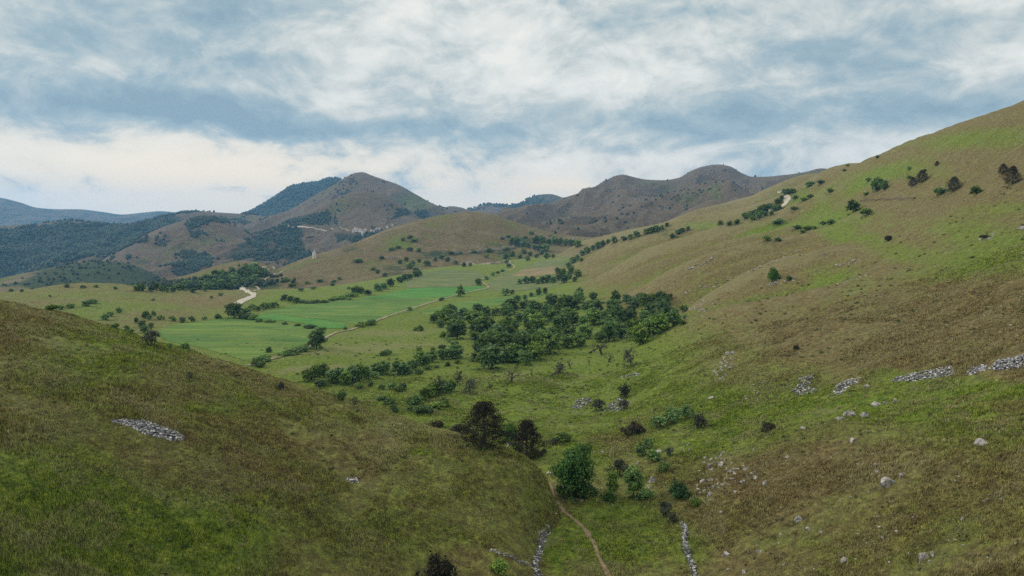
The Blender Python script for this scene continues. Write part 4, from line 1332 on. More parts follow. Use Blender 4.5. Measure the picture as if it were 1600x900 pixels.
# along the farm track and field edges
bunch('bush', 'bush', 'bush', [(770, 431), (778, 428), (785, 425), (795, 418), (792, 412), (760, 437), (540, 516), (640, 485), (690, 470)], 6, 'bush', 'along the farm track', 'bushes along the farm track', wide=(1.0, 1.6))
bunch('hedge', 'hedge', 'hedge', [(405, 503), (425, 504), (445, 507), (465, 510), (485, 513), (503, 516)], 6, 'hedge bush', 'between the two lower fields', 'hedge between the fields', wide=(1.1, 1.4))
bunch('hedge', 'hedge', 'hedge', [(566, 510), (578, 507)], 9, 'dark hedge clump', 'at the roadside', 'roadside hedge', wide=(1.0, 1.2))
bunch('hedge', 'hedge', 'hedge', [(475, 549), (462, 553), (448, 556), (405, 566), (398, 572), (412, 561)], 9, 'hedge bush', 'under the nearest meadow', 'hedge under the nearest meadow', wide=(1.0, 1.3))
bunch('bush', 'bush', 'bush', [(378, 498), (388, 499), (396, 500), (384, 490), (393, 482), (402, 486), (415, 483), (428, 481)], 9, 'bush', 'below the gravel road', 'bushes below the gravel road', wide=(1.1, 1.6))
bunch('tree', 'tree', 'tree', [(454, 472), (444, 470), (463, 474), (557, 459), (565, 458), (575, 461), (625, 442), (633, 439), (640, 437), (650, 433), (655, 431), (610, 448), (600, 452), (590, 455)], 11, 'tree', 'at the foot of the brown hill', 'trees at the foot of the brown hill', wide=(1.2, 1.8))
bunch('hedge', 'hedge', 'hedge', [(475, 473), (490, 474), (505, 473), (520, 470), (535, 468), (548, 464)], 6, 'hedge bush', 'along the top of the wide field', 'hedge at the top of the wide field', wide=(1.2, 1.6))
bunch('bush', 'bush', 'bush', [(449, 440), (456, 449), (480, 444), (500, 441), (522, 441), (530, 437), (520, 447), (545, 452), (490, 452), (470, 455), (583, 422), (590, 427), (602, 432), (560, 410), (596, 405), (612, 392), (622, 388), (640, 392), (655, 393), (630, 376), (642, 373), (648, 378)], 6, 'bush', 'on the flank of the brown hill', 'bushes on the flank of the brown hill', wide=(1.1, 1.9))
bunch('far_tree', 'tree', 'tree', [(625, 412), (635, 408), (645, 414), (655, 410), (668, 415), (680, 408), (690, 405), (700, 409), (640, 420), (650, 425), (712, 413), (725, 417), (735, 416)], 8, 'tree', 'under the old terraces', 'trees under the old terraces', wide=(1.2, 1.8))
bunch('bush', 'bush', 'bush', [(785, 374), (795, 371), (822, 372), (830, 366), (792, 391), (765, 393), (742, 395), (720, 397), (705, 397), (760, 402)], 5, 'bush', 'among the terraces', 'bushes among the terraces', wide=(1.2, 2.0))
# plateau on the left
bunch('tree', 'tree', 'tree', [(213, 505), (222, 512), (228, 498), (234, 500), (240, 494), (236, 512), (226, 520)], 10, 'tree', 'in the hollow beyond the near crest', 'trees in the hollow beyond the crest', wide=(.9, 1.3))
bunch('bush', 'bush', 'bush', [(136, 478), (146, 474), (165, 500), (172, 494), (180, 514), (198, 516), (205, 520), (80, 486), (95, 484), (110, 482), (185, 488), (250, 500), (270, 502), (285, 504), (300, 503), (320, 500), (340, 498)], 8, 'bush', 'on the brown plateau', 'bushes on the brown plateau', wide=(1.0, 1.6))
bunch('bush', 'bush', 'bush', [(18, 456), (34, 456), (105, 449), (130, 450), (150, 449), (78, 464), (180, 452), (240, 470), (345, 462), (330, 466)], 4, 'bush', 'at the far edge of the plateau', 'bushes at the far edge of the plateau', wide=(1.0, 1.5))
bunch('far_tree', 'tree', 'tree', scatter([(205, 452), (250, 452), (300, 445), (350, 428), (400, 420), (420, 430), (400, 440), (370, 450), (300, 457), (230, 458)], 52, 8, 11), 9, 'tree', 'in the knoll wood', 'trees of the knoll wood', wide=(1.2, 1.7))
# far slope below the road
bunch('far_tree', 'tree', 'tree', [(1165, 342), (1172, 338), (1180, 335), (1188, 332), (1195, 330), (1202, 327), (1209, 330), (1216, 328), (1205, 336), (1196, 337), (1186, 340), (1176, 344), (1215, 318), (1221, 313), (1228, 304), (1238, 302)], 9, 'tree', 'in the belt below the road bend', 'trees below the road bend', wide=(1.1, 1.6))
bunch('bush', 'bush', 'bush', [(1243, 311), (1255, 314), (1265, 309), (1240, 328), (1211, 350), (1218, 349), (1246, 358), (1262, 360), (1272, 358), (1286, 352), (1298, 350), (1198, 376), (1216, 377), (1254, 364), (1152, 350), (1140, 352), (1126, 352), (1265, 291), (1282, 288), (1297, 301)], 7, 'bush', 'about the far slope terraces', 'bushes about the far slope terraces', wide=(1.0, 1.7))
bunch('far_tree', 'tree', 'tree', [(1010, 366), (1018, 364), (1026, 361), (1034, 358), (1042, 354), (1050, 372), (1060, 366), (1066, 362), (1075, 360), (975, 376), (985, 374), (995, 370)], 8, 'tree', 'in the hollow before the ribbed spur', 'trees in the hollow before the spur', wide=(1.2, 1.8))
settle_labels()

def undergrowth():
    """low scrub and tall herbs creeping out from under the trees and bushes"""
    g = Geo()
    C, S = [], []
    for o in list(COL.objects):
        if o.parent is None and o.get('category') in ('tree', 'bush', 'hedge') and o.location.y < 900:
            w = o.scale[0] * (.45 if o.get('category') == 'tree' else .6)
            k = 9
            a, r = RNG.uniform(0, 6.28, k), np.abs(RNG.normal(size=k)) * w * .75 + w * .35
            C += list(zip(o.location.x + r * np.cos(a), o.location.y + r * np.sin(a)))
            S += list(RNG.uniform(.12, .30, k) * max(.8, w) * .55)
    C, S = np.array(C), np.array(S)
    Z = ground(C[:, 0], C[:, 1])
    m_ = 14
    n = len(C)
    dirs = unit(n * m_)
    dirs[:, 2] = np.abs(dirs[:, 2])
    S_ = np.repeat(S, m_)
    P = np.repeat(np.stack([C[:, 0], C[:, 1], Z], 1), m_, 0) + dirs * S_[:, None] * np.array([1.6, 1.6, 1.1]) * RNG.uniform(.3, 1, n * m_)[:, None]
    g.leaves(P, dirs, S_ * .42 * RNG.uniform(.6, 1.3, n * m_), np.clip(np.repeat(RNG.uniform(.1, .8, n), m_) + RNG.normal(size=n * m_) * .15, 0, 1))
    tag(link('undergrowth', g.mesh('undergrowth', M_LEAF)), 'low scrub and herbs round the feet of trees and bushes', None, None, 'stuff')


def weeds():
    """cushions of darker and brighter herbs in the sward of the near slopes"""
    g = Geo()
    n, m_ = 5200, 16
    th = RNG.uniform(R(-39), R(39), n)
    d = np.exp(RNG.uniform(math.log(50), math.log(330), n))
    x, y = d * np.sin(th), d * np.cos(th)
    q = (fbm(x, y, 14, 3, 501) + .5 * RNG.normal(size=n)) > -.1
    x, y, d = x[q], y[q], d[q]
    n = len(x)
    z = ground(x, y)
    S = RNG.uniform(.10, .34, n) * np.clip(d / 110, .8, 1.8)
    dirs = unit(n * m_)
    dirs[:, 2] = np.abs(dirs[:, 2])
    S_ = np.repeat(S, m_)
    P = np.repeat(np.stack([x, y, z], 1), m_, 0) + dirs * S_[:, None] * np.array([1.5, 1.5, .8]) * RNG.uniform(.3, 1, n * m_)[:, None]
    g.leaves(P, dirs, S_ * .36 * RNG.uniform(.6, 1.3, n * m_), np.clip(np.repeat(RNG.uniform(0, 1, n), m_) + RNG.normal(size=n * m_) * .12, 0, 1))
    tag(link('weeds', g.mesh('weeds', M_WEED)), 'cushions of herbs and thistles in the dry grass', None, None, 'stuff')


undergrowth()
M_WEED = leaf_mat('herbs', (.030, .040, .014), (.070, .095, .024), (.150, .150, .048), .1)
weeds()

# woods on the far slopes: one mass of crowns nobody could count
def forest():
    g = Geo()
    for key, n, s0, s1 in [('forested_ridge', 9000, 5, 10), ('bare_hill', 1500, 4, 8), ('peak', 380, 4, 8), ('shoulder', 1300, 4, 7), ('dark_mountain', 4500, 8, 15), ('grassy_rise', 260, 2.5, 5), ('far_ridge', 130, 3, 7), ('spur', 160, 3, 6), ('wooded_knoll', 300, 2.5, 5), ('blue_hill', 500, 7, 13)]:
        l = LAYERS[key]
        x, y, z = l.X.ravel(), l.Y.ravel(), (l.E * l.D).ravel()
        c = cover(key, x, y)[:, 1] + 0.5 * fbm(x, y, 90 if l.D.mean() < 3500 else 300, 4, 300)
        c = smooth01(c, .22, .95)
        if key in ('peak', 'shoulder', 'far_ridge', 'spur'):
            c = c + (.002 if key in ('peak', 'shoulder') else .02)
        c = c * (z > -163) * (z >= ground(x, y) - 2)
        k = RNG.choice(len(x), n, p=c / c.sum())
        s = RNG.uniform(s0, s1, n)
        jx, jy = RNG.normal(size=(2, n)) * l.D.ravel()[k] * .0012
        X_, Y_ = x[k] + jx, y[k] + jy
        Z_ = ground(X_, Y_)
        # crown: squat lumpy double cone of three rings
        an = np.linspace(0, 2 * math.pi, 6, endpoint=False)[None, :] + RNG.uniform(0, 6, n)[:, None]
        rings = []
        for hz, rr_ in [(-.1, .30), (.35, .58), (.75, .42), (1.0, .06)]:
            q = s[:, None] * rr_ * RNG.uniform(.75, 1.25, (n, 6))
            rings.append(np.stack([X_[:, None] + q * np.cos(an), Y_[:, None] + q * np.sin(an), Z_[:, None] + s[:, None] * hz * np.ones((1, 6)) * RNG.uniform(.9, 1.1, (n, 1))], -1))
        co = np.stack(rings, 1)             # n,4,6,3
        i = np.arange(24).reshape(4, 6)
        j = np.roll(i, -1, 1)
        f = np.stack([i[:-1], j[:-1], j[1:], i[1:]], -1).reshape(-1, 4)
        F_ = (f[None] + (np.arange(n) * 24)[:, None, None]).reshape(-1, 4)
        g.add(co.reshape(-1, 3), F_, np.repeat(RNG.uniform(0, 1, n), 24))
    tag(link('forest', g.mesh('forest', M_FARLEAF)), 'dark woods covering the far slopes', None, None, 'stuff')


forest()

# ------------------------------------------------------------------ stones
m, t, b = new_mat('limestone', 0.85)
g = t.n.new('ShaderNodeNewGeometry')
oi = t.n.new('ShaderNodeObjectInfo')
nz = t.noise(g.outputs['Position'], 2.2, 6, 0.7)
nz2 = t.noise(g.outputs['Position'], 9, 4, 0.7)
c = t.ramp(nz, [(.30, (.06, .06, .062)), (.44, (.17, .168, .165)), (.58, (.40, .39, .37)), (.78, (.30, .255, .21))])
c = t.mix(1.0, c, t.ramp(nz2, [(.3, .6), (.7, 1.25)]), 'MULTIPLY')
t.put(b.inputs['Base Color'], c)
bp = t.n.new('ShaderNodeBump')
bp.inputs['Distance'].default_value = .12
t.put(bp.inputs['Height'], t.math('ADD', nz, nz2))
t.l.new(bp.outputs[0], b.inputs['Normal'])
M_ROCK = m
m, t, b = new_mat('loose_stone', 0.85)
lf = attr(t, 'leaf', 'Fac')
g = t.n.new('ShaderNodeNewGeometry')
c = t.ramp(lf, [(.05, (.05, .052, .060)), (.4, (.12, .125, .138)), (.75, (.25, .26, .275)), (.95, (.46, .46, .46))])
c = t.mix(1.0, c, t.ramp(t.noise(g.outputs['Position'], 5, 4, .7), [(.3, .65), (.7, 1.25)]), 'MULTIPLY')
t.put(b.inputs['Base Color'], c)
M_STONE = m

import bmesh


def ico(n):
    bm = bmesh.new()
    bmesh.ops.create_icosphere(bm, subdivisions=n, radius=1)
    v = np.array([q.co[:] for q in bm.verts])
    f = np.array([[q.index for q in p.verts] for p in bm.faces])
    bm.free()
    return v, f


IV3, IF3 = ico(3)
IV1, IF1 = ico(1)
ROCKS = []
for k in range(7):
    v = IV3.copy()
    for _ in range(16):             # chip flat faces off the boulder
        n_ = unit(1)[0]
        cut = RNG.uniform(.30, .75)
        d_ = v @ n_
        v = v - np.where(d_ > cut, d_ - cut, 0)[:, None] * n_
    v = v * (1 + .16 * fbm(v[:, 0] * 3 + k * 9 + v[:, 2] * 2, v[:, 1] * 3 + v[:, 2], 1.2, 3, 200 + k))[:, None]
    v = v * np.array([1.0, .75, .62])
    v[:, 2] += .18
    ROCKS.append(mesh_from('rock', v, IF3, M_ROCK))


def rock(u, v, wpx, hpx, label=None, where=None, group='pale limestone rocks on the slopes', P=None):
    if P is None:
        P = cast(u, v)[0]
    if np.isnan(P[0]):
        return
    s = np.linalg.norm(P) / F
    o = link('rock', ROCKS[int(RNG.integers(0, len(ROCKS)))])
    o.location = (P[0], P[1], P[2] - .15 * hpx * s)
    o.rotation_euler = (RNG.uniform(-.3, .3), RNG.uniform(-.3, .3), RNG.uniform(0, 6.28))
    k = .66 if label else .60
    a, h_ = wpx * s * k, hpx * s * k * 1.55
    o.scale = (a, a * RNG.uniform(.6, 1.1), h_)
    tag(o, label, 'rock', group)
    if where:
        PENDING.append((where, u, o))


PENDING.clear()
for u, v, w_, h_, lab in [
        (1331, 650, 26, 22, 'large tan and grey boulder at the end of the low rock ledge'), (1352, 651, 18, 18, 'grey boulder leaning against the large tan one'), (1312, 655, 20, 10, 'low flat rock left of the large tan boulder'), (1371, 634, 20, 11, 'grey block in the ledge beyond the large boulder'),
        (1400, 629, 10, 10, 'small tan block in the low ledge'), (1387, 631, 14, 6, 'flat stone between two ledge blocks'), (1356, 605, 17, 9, 'lone grey boulder on the bright green bench'), (1112, 622, 18, 7, 'pale flat rock at the end of the bench'), (1256, 669, 12, 6, 'small grey rock beside the bench juniper'),
        (1020, 752, 18, 22, 'tall white outcrop above the young gully trees'), (1014, 762, 12, 10, 'pale rock at the foot of the white outcrop'), (1030, 706, 16, 8, 'flat pale stone in the grass above the outcrop'), (997, 724, 10, 9, 'pale rock among gully shrubs'),
        (1538, 694, 32, 13, 'wide low grey rock on the near slope'), (1383, 758, 28, 17, 'white lichened rock pair in the dry grass'), (1410, 744, 10, 14, 'upright pale rock beside the lichened rocks'), (1370, 738, 14, 12, 'split pale rock above the lichened rocks'), (1368, 727, 12, 9, 'small white rock topping the split rock'),
        (1446, 872, 14, 20, 'tall white rock low on the near slope'), (1456, 868, 9, 12, 'white rock joined to the tall white one'), (1321, 877, 17, 13, 'white rock near the bottom of the slope'), (1134, 868, 16, 14, 'white rock beside the low wall'), (1163, 895, 14, 14, 'white rock at the bottom of the near slope'),
        (1380, 842, 9, 9, 'small white rock in brown grass'), (1355, 850, 6, 9, 'narrow white stone below the brown grass'), (1332, 690, 12, 14, 'half-buried grey rock on the slope'), (1358, 675, 5, 5, 'single white stone above the half-buried rock'), (1487, 699, 5, 6, 'small pale stone left of the wide low rock'),
        (1177, 704, 9, 10, 'white pointed stone over the outcrops'), (1230, 715, 8, 5, 'flat white stone in the dry grass'), (1195, 757, 14, 10, 'white rock on the brown slope'), (1148, 770, 12, 10, 'pale rock over the bright bush'), (1113, 783, 12, 8, 'pale rock right of the bright bush'),
        (1248, 812, 14, 9, 'pale stones in a tuft of straw'), (1262, 828, 10, 7, 'pale reddish stone below the straw tuft'), (1187, 862, 14, 7, 'flat pale stone over the bottom slope'), (1127, 802, 9, 5, 'small white stone at the gully edge'), (1220, 835, 10, 5, 'slanted pale stone by the straw tuft'), (905, 782, 14, 6, 'white stones under the gully tree'),
        (880, 781, 8, 5, 'white stone left under the gully tree'), (856, 740, 12, 6, 'white stone above the short path'), (868, 803, 5, 4, 'white stone beside the footpath'), (795, 697, 16, 8, 'grey stone pile between the pines'), (1595, 358, 10, 6, 'grey stone on the slope ledge edge'), (1290, 397, 8, 4, 'grey stone on the ridge of the slope')]:
    rock(u, v, w_, h_, lab)
# strewn outcrops: where the limestone breaks through
r_ = np.random.default_rng(5)
for poly, n, s0, s1, desc, place in [
        ([(1085, 760), (1100, 715), (1135, 705), (1175, 730), (1190, 755), (1120, 765), (1100, 790)], 64, 4, 13, 'pale jagged rock', 'in the outcrop over the bright bush'),
        ([(1060, 700), (1078, 690), (1085, 708), (1075, 716)], 7, 4, 9, 'pale rock', 'in the knot of rocks above the outcrop'),
        ([(915, 706), (930, 698), (960, 705), (955, 714), (925, 712)], 9, 4, 9, 'white rock', 'in the scatter behind the gully tree'),
        ([(1110, 590), (1120, 560), (1150, 545), (1140, 585), (1125, 600)], 30, 4, 12, 'grey slab', 'in the rocky rib at the slope foot'),
        ([(1062, 500), (1070, 478), (1100, 462), (1130, 475), (1100, 495), (1080, 512)], 22, 4, 9, 'grey slab', 'in the stony shoulder over the copse'),
        ([(1150, 620), (1180, 600), (1195, 595), (1190, 615), (1165, 625)], 10, 4, 8, 'grey stone', 'in the faint scree at the bench'),
        ([(1200, 830), (1420, 800), (1590, 760), (1600, 890), (1100, 895), (1110, 850)], 46, 3, 8, 'small white stone', 'strewn over the lower near slope'),
        ([(1230, 700), (1420, 680), (1590, 720), (1590, 760), (1250, 790)], 26, 2, 6, 'small pale stone', 'strewn over the middle near slope'),
        ([(1195, 441), (1205, 437), (1245, 430), (1240, 440), (1210, 446)], 7, 4, 9, 'flat grey stone', 'round the lone slope tree'),
        ([(1300, 415), (1345, 405), (1340, 411), (1308, 419)], 8, 4, 9, 'flat grey stone', 'in the ledge above the lone slope tree'),
        ([(1530, 375), (1550, 365), (1562, 363), (1545, 375)], 6, 5, 10, 'grey ledge stone', 'in the ledge on the upper slope'),
        ([(1400, 560), (1500, 480), (1590, 440), (1590, 540)], 10, 2, 5, 'tiny white stone', 'on the wide brown slope'),
        ([(890, 640), (905, 625), (920, 625), (915, 640)], 5, 5, 9, 'grey stone', 'in the small valley heap')]:
    for u, v in scatter(poly, n, 5, int(r_.integers(1e6))):
        w_ = r_.uniform(s0, s1)
        rock(u, v, w_, w_ * r_.uniform(.5, 1.0), None, (('larger ' if w_ > (s0 + s1) / 2 else 'lesser ') + desc, place))
for a, b_, n, desc, place in [((1073, 422), (1117, 403), 14, 'grey ledge stone', 'along the upper rib ledge'), ((1118, 447), (1250, 391), 20, 'grey ledge stone', 'along the lower rib ledge'), ((1130, 440), (1055, 462), 9, 'pale ledge stone', 'where the rib meets the copse'), ((1355, 430), (1300, 447), 6, 'flat ledge stone', 'in the short ledge of the open slope')]:
    for k in range(n):
        f_ = (k + r_.uniform(-.4, .4)) / n
        rock(a[0] + (b_[0] - a[0]) * f_ + r_.normal() * 1.5, a[1] + (b_[1] - a[1]) * f_ + r_.normal() * .8, r_.uniform(4, 9), r_.uniform(2, 4.5), None, (desc, place), 'stones of the slope ledges')
settle_labels()


def stone_mass(name, cat, label, group, XY, size, mound, flat_=.55):
    """loose stones heaped on the ground: one mesh of many small blocks"""
    g = Geo()
    n = len(XY)
    z = ground(XY[:, 0], XY[:, 1])
    V, Fs, lf = [], [], []
    for k in range(n):
        s = size * RNG.uniform(.5, 1.35)
        v = IV1 * (1 + .22 * RNG.normal(size=(len(IV1), 1))) * np.array([s, s * RNG.uniform(.6, 1), s * flat_])
        a = RNG.uniform(0, 6.28)
        ca, sa = math.cos(a), math.sin(a)
        v = np.stack([v[:, 0] * ca - v[:, 1] * sa, v[:, 0] * sa + v[:, 1] * ca, v[:, 2] + v[:, 0] * RNG.uniform(-.4, .4)], 1)
        V.append(v + np.array([XY[k, 0], XY[k, 1], z[k] + mound[k]]))
        Fs.append(IF1 + k * len(IV1))
        lf.append(np.full(len(IV1), RNG.uniform(0, 1)))
    me = mesh_from(name, np.concatenate(V), np.concatenate(Fs), M_STONE)
    at = me.attributes.new('leaf', 'FLOAT', 'POINT')
    at.data.foreach_set('value', np.concatenate(lf).astype(np.float32))
    tag(link(name, me), label, cat, group)


def stone_heap(poly, n, size, hgt, label):
    P = cast([p[0] for p in poly], [p[1] for p in poly])[:, :2]
    n, size, hgt = int(n * 2.2), size * .66, hgt * .8
    XY = []
    while len(XY) < n:
        q = RNG.uniform(P.min(0), P.max(0), (400, 2))
        q = q[inside(P, q[:, 0], q[:, 1])]
        XY += list(q)
    XY = np.array(XY[:n])
    edge = np.min([np.abs(np.cross(P[(i + 1) % len(P)] - P[i], XY - P[i])) / (np.linalg.norm(P[(i + 1) % len(P)] - P[i]) + 1e-6) for i in range(len(P))], 0)
    mound = hgt * np.minimum(1, edge / (edge.max() * .5 + 1e-6)) * RNG.uniform(.1, 1, n)
    stone_mass('stone_heap', 'stone heap', label, 'heaps of cleared field stones', XY, size, mound)


stone_heap([(172, 657), (195, 654), (222, 656), (256, 667), (280, 677), (290, 684), (279, 690), (258, 687), (232, 680), (205, 668)], 520, .20, .35, 'long heap of blue-grey stones lying on the near hillside')
stone_heap([(539, 748), (548, 745), (558, 747), (560, 755), (549, 755)], 46, .16, .15, 'small patch of grey stones on the near hillside')
stone_heap([(1237, 613), (1246, 600), (1248, 591), (1272, 587), (1270, 598), (1264, 604), (1278, 610), (1274, 616), (1250, 617)], 170, .30, .5, 'hook-shaped grey scree heap at the bench edge')
stone_heap([(1300, 615), (1308, 602), (1322, 594), (1345, 590), (1342, 596), (1328, 604), (1318, 615), (1308, 618)], 150, .30, .5, 'dark grey scree heap in the hollow at the bench edge')
stone_heap([(1390, 597), (1402, 589), (1440, 581), (1470, 574), (1488, 573), (1492, 585), (1465, 590), (1430, 596)], 330, .28, .5, 'longest grey scree heap above the bright green bench')
stone_heap([(1511, 583), (1520, 574), (1540, 569), (1548, 576), (1530, 581), (1518, 586)], 90, .28, .4, 'short scree heap between the two long ones')
stone_heap([(1549, 577), (1556, 565), (1575, 559), (1600, 555), (1630, 553), (1630, 568), (1600, 573), (1560, 579)], 260, .30, .6, 'pale scree heap at the far end of the bench')
stone_heap([(942, 641), (952, 631), (970, 622), (986, 629), (980, 639), (962, 643)], 130, .34, .9, 'larger valley heap of pale stones under the wispy tree')
stone_heap([(890, 637), (902, 624), (922, 621), (925, 627), (914, 638)], 80, .34, .7, 'smaller valley heap of pale stones with a bush')
stone_heap([(970, 524), (985, 516), (1000, 514), (995, 522), (978, 527)], 60, .35, .5, 'heap of grey stones at the edge of the copse')
stone_heap([(1196, 444), (1206, 440), (1216, 441), (1212, 447), (1200, 448)], 50, .35, .3, 'grey stone heap under the lone slope tree')
stone_heap([(966, 588), (985, 585), (1000, 582), (1000, 586), (975, 592)], 60, .28, .35, 'low row of stones under the half-bare tree')


def stone_wall(uv, width, hgt, size, per_m, label):
    P = cast([p[0] for p in uv], [p[1] for p in uv])[:, :2]
    C = spline(P, .25)
    n = int(len(C) * .25 * per_m)
    k = RNG.integers(0, len(C) - 1, n)
    tg = np.gradient(C, axis=0)
    tg /= np.linalg.norm(tg, axis=1)[:, None]
    off = RNG.normal(size=n) * width * .35
    along = RNG.uniform(-.2, .2, n)
    XY = C[k] + np.stack([-tg[k, 1], tg[k, 0]], 1) * off[:, None] + tg[k] * along[:, None]
    gapf = smooth01(fbm(k * .25, k * 0. + 5, 3.0, 2, 66), -.9, .1)
    mound = hgt * np.exp(-(off / width) ** 2 * 2.5) * RNG.uniform(0, 1, n) * gapf
    stone_mass('dry_stone_wall', 'wall', label, 'ruined dry stone walls', XY, size, mound)


stone_wall([(1062, 817), (1069, 822), (1071, 832), (1070, 846), (1073, 858), (1075, 872), (1082, 886), (1088, 905)], .55, .5, .12, 30, 'ruined wall of white stones along the gully meadow')
stone_wall([(765, 860), (780, 864), (800, 871), (820, 881), (838, 893), (845, 900)], .42, .3, .10, 26, 'ruined stone wall slanting down the hillside foot')
stone_wall([(859, 824), (850, 836), (846, 848), (844, 862), (838, 876), (838, 892), (840, 910)], .6, .4, .12, 34, 'ruined stone wall along the edge of the gully floor')

def plain_mat(name, c, var=.25, sc=.8):
    m, t, b = new_mat(name)
    g = t.n.new('ShaderNodeNewGeometry')
    nz = t.noise(g.outputs['Position'], sc, 5, .7)
    t.put(b.inputs['Base Color'], t.ramp(nz, [(.3, tuple(q * (1 - var) for q in c)), (.7, tuple(min(1, q * (1 + var)) for q in c))]))
    return m


# terrace banks of pale stone on the brown hill and beyond: built walls
m, t, b = new_mat('terrace_stone')
g = t.n.new('ShaderNodeNewGeometry')
t.put(b.inputs['Base Color'], t.ramp(t.noise(g.outputs['Position'], .5, 5, .75), [(.3, (.10, .08, .06)), (.5, (.28, .235, .19)), (.7, (.46, .40, .34))]))
M_TERRACE = m


def terrace_wall(uv, hgt, label):
    P = cast([p[0] for p in uv], [p[1] for p in uv])[:, :2]
    P = P[~np.isnan(P[:, 0])]
    C = spline(P, 1.5)
    tg = np.gradient(C, axis=0)
    tg /= np.linalg.norm(tg, axis=1)[:, None] + 1e-9
    nr = np.stack([-tg[:, 1], tg[:, 0]], 1)
    s = np.arange(len(C)) * 1.5
    h_ = hgt * np.clip(.75 + .7 * fbm(s, s * 0, 14, 3, 88), .05, 2)
    z = ground(C[:, 0], C[:, 1])
    prof = [(-.9, -1.0), (-.7, .55), (-.45, 1.0), (.45, 1.0), (.7, .5), (.9, -1.0)]
    X_ = np.stack([C[:, 0] + nr[:, 0] * a * .8 + .12 * RNG.normal(size=len(C)) for a, q in prof], 1)
    Y_ = np.stack([C[:, 1] + nr[:, 1] * a * .8 + .12 * RNG.normal(size=len(C)) for a, q in prof], 1)
    Z_ = np.stack([z + h_ * q for a, q in prof], 1)
    tag(link('terrace_wall', mesh_grid('terrace_wall', X_, Y_, Z_, M_TERRACE, False)), label, 'wall', 'old stone terrace walls')


terrace_wall([(700, 397), (720, 395), (745, 393), (765, 391), (785, 389), (803, 387)], 4.0, 'upper long stone terrace wall across the brown hill')
terrace_wall([(720, 412), (745, 413), (770, 413), (785, 411), (800, 411)], 3.2, 'lower pale stone terrace wall at the end of the farm track')
terrace_wall([(598, 403), (612, 404), (626, 401)], 3.0, 'grey terrace wall on the flank of the brown hill')
terrace_wall([(890, 377), (902, 375.5), (912, 376)], 3.5, 'pale ruined wall on the shoulder beside the dark wood')
M_TERRACE = plain_mat('dark_bank', (.10, .078, .05), .4, .6)
terrace_wall([(1345, 314), (1375, 311), (1400, 310), (1430, 310)], .8, 'dark stony bank across the open slope')

# ------------------------------------------------------------------ buildings
M_WALL = plain_mat('pale_stone_wall', (.62, .59, .52), .15)
M_WHITE = plain_mat('white_render', (.70, .68, .63), .12)
M_ROOF = plain_mat('roof_tile', (.23, .17, .135), .3)
M_LEAD = plain_mat('dome_stone', (.33, .31, .28), .25)
M_DARK = plain_mat('dark_opening', (.035, .033, .032), .2)


def bm_mesh(name, fn, mat):
    bm = bmesh.new()
    fn(bm)
    me = bpy.data.meshes.new(name)
    bm.to_mesh(me)
    bm.free()
    me.materials.append(mat)
    return me


def bm_box(bm, x0, x1, y0, y1, z0, z1):
    v = [bm.verts.new((x, y, z)) for z in (z0, z1) for y in (y0, y1) for x in (x0, x1)]
    for f in [(0, 2, 3, 1), (4, 5, 7, 6), (0, 1, 5, 4), (2, 6, 7, 3), (0, 4, 6, 2), (1, 3, 7, 5)]:
        bm.faces.new([v[i] for i in f])


def bm_ring(bm, prof, k, rot=0.0):
    rings = [[bm.verts.new((r * math.cos(rot + 2 * math.pi * i / k), r * math.sin(rot + 2 * math.pi * i / k), z)) for i in range(k)] for r, z in prof]
    for a, b_ in zip(rings, rings[1:]):
        for i in range(k):
            bm.faces.new([a[i], a[(i + 1) % k], b_[(i + 1) % k], b_[i]])
    bm.faces.new(rings[0][::-1])
    bm.faces.new(rings[-1])


def bm_arch(bm, w, h, dpt, y):
    """arched opening panel facing -y"""
    n = 8
    o = [(-w / 2, 0), (w / 2, 0)] + [(w / 2 * math.cos(math.pi * k / n), h - w / 2 + w / 2 * math.sin(math.pi * k / n)) for k in range(n + 1)]
    a = [bm.verts.new((x, y, z)) for x, z in o]
    c = [bm.verts.new((x, y + dpt, z)) for x, z in o]
    bm.faces.new(a)
    bm.faces.new(c[::-1])
    for i in range(len(o)):
        j = (i + 1) % len(o)
        bm.faces.new([a[j], a[i], c[i], c[j]])


P = cast(491, 403.5)[0]
s = np.linalg.norm(P) / F
t_ = bpy.data.objects.new('chapel_tower', None)
COL.objects.link(t_)
t_.location = (P[0], P[1], P[2] - .5)
t_.rotation_euler = (0, 0, R(14))
tag(t_, 'white octagonal chapel tower with a pointed dome on the brown hill ridge', 'chapel')
hw, ht = 2.7 * s, 8.0 * s
link('wall', bm_mesh('wall', lambda bm: bm_ring(bm, [(hw, -1.5), (hw, ht * .98), (hw * .98, ht)], 8, R(22.5)), M_WALL), t_)
link('cornice', bm_mesh('cornice', lambda bm: bm_ring(bm, [(hw * 1.03, ht * 1.002), (hw * 1.14, ht * 1.02), (hw * 1.14, ht * 1.06), (hw * .9, ht * 1.075)], 8, R(22.5)), M_WHITE), t_)
rf = link('dome', bm_mesh('dome', lambda bm: bm_ring(bm, [(hw * .95, ht * 1.077), (hw * .92, ht * 1.14), (hw * .74, ht * 1.24), (hw * .42, ht * 1.33), (hw * .2, ht * 1.38)], 8, R(22.5)), M_LEAD), t_)
link('lantern', bm_mesh('lantern', lambda bm: bm_ring(bm, [(hw * .2, ht * 1.382), (hw * .2, ht * 1.45), (hw * .24, ht * 1.46), (hw * .03, ht * 1.56)], 8), M_WHITE), rf)
for k in range(8):
    if k % 2 == 0:
        w_ = link('window', bm_mesh('window', lambda bm: bm_arch(bm, hw * .36, ht * .34, .3, -hw * .93), M_DARK), t_)
        w_.location = (0, 0, ht * .36)
        w_.rotation_euler = (0, 0, R(45) * k)
dr = link('door', bm_mesh('door', lambda bm: bm_arch(bm, hw * .40, ht * .26, .3, -hw * .935), M_DARK), t_)
dr.location = (0, 0, .4)


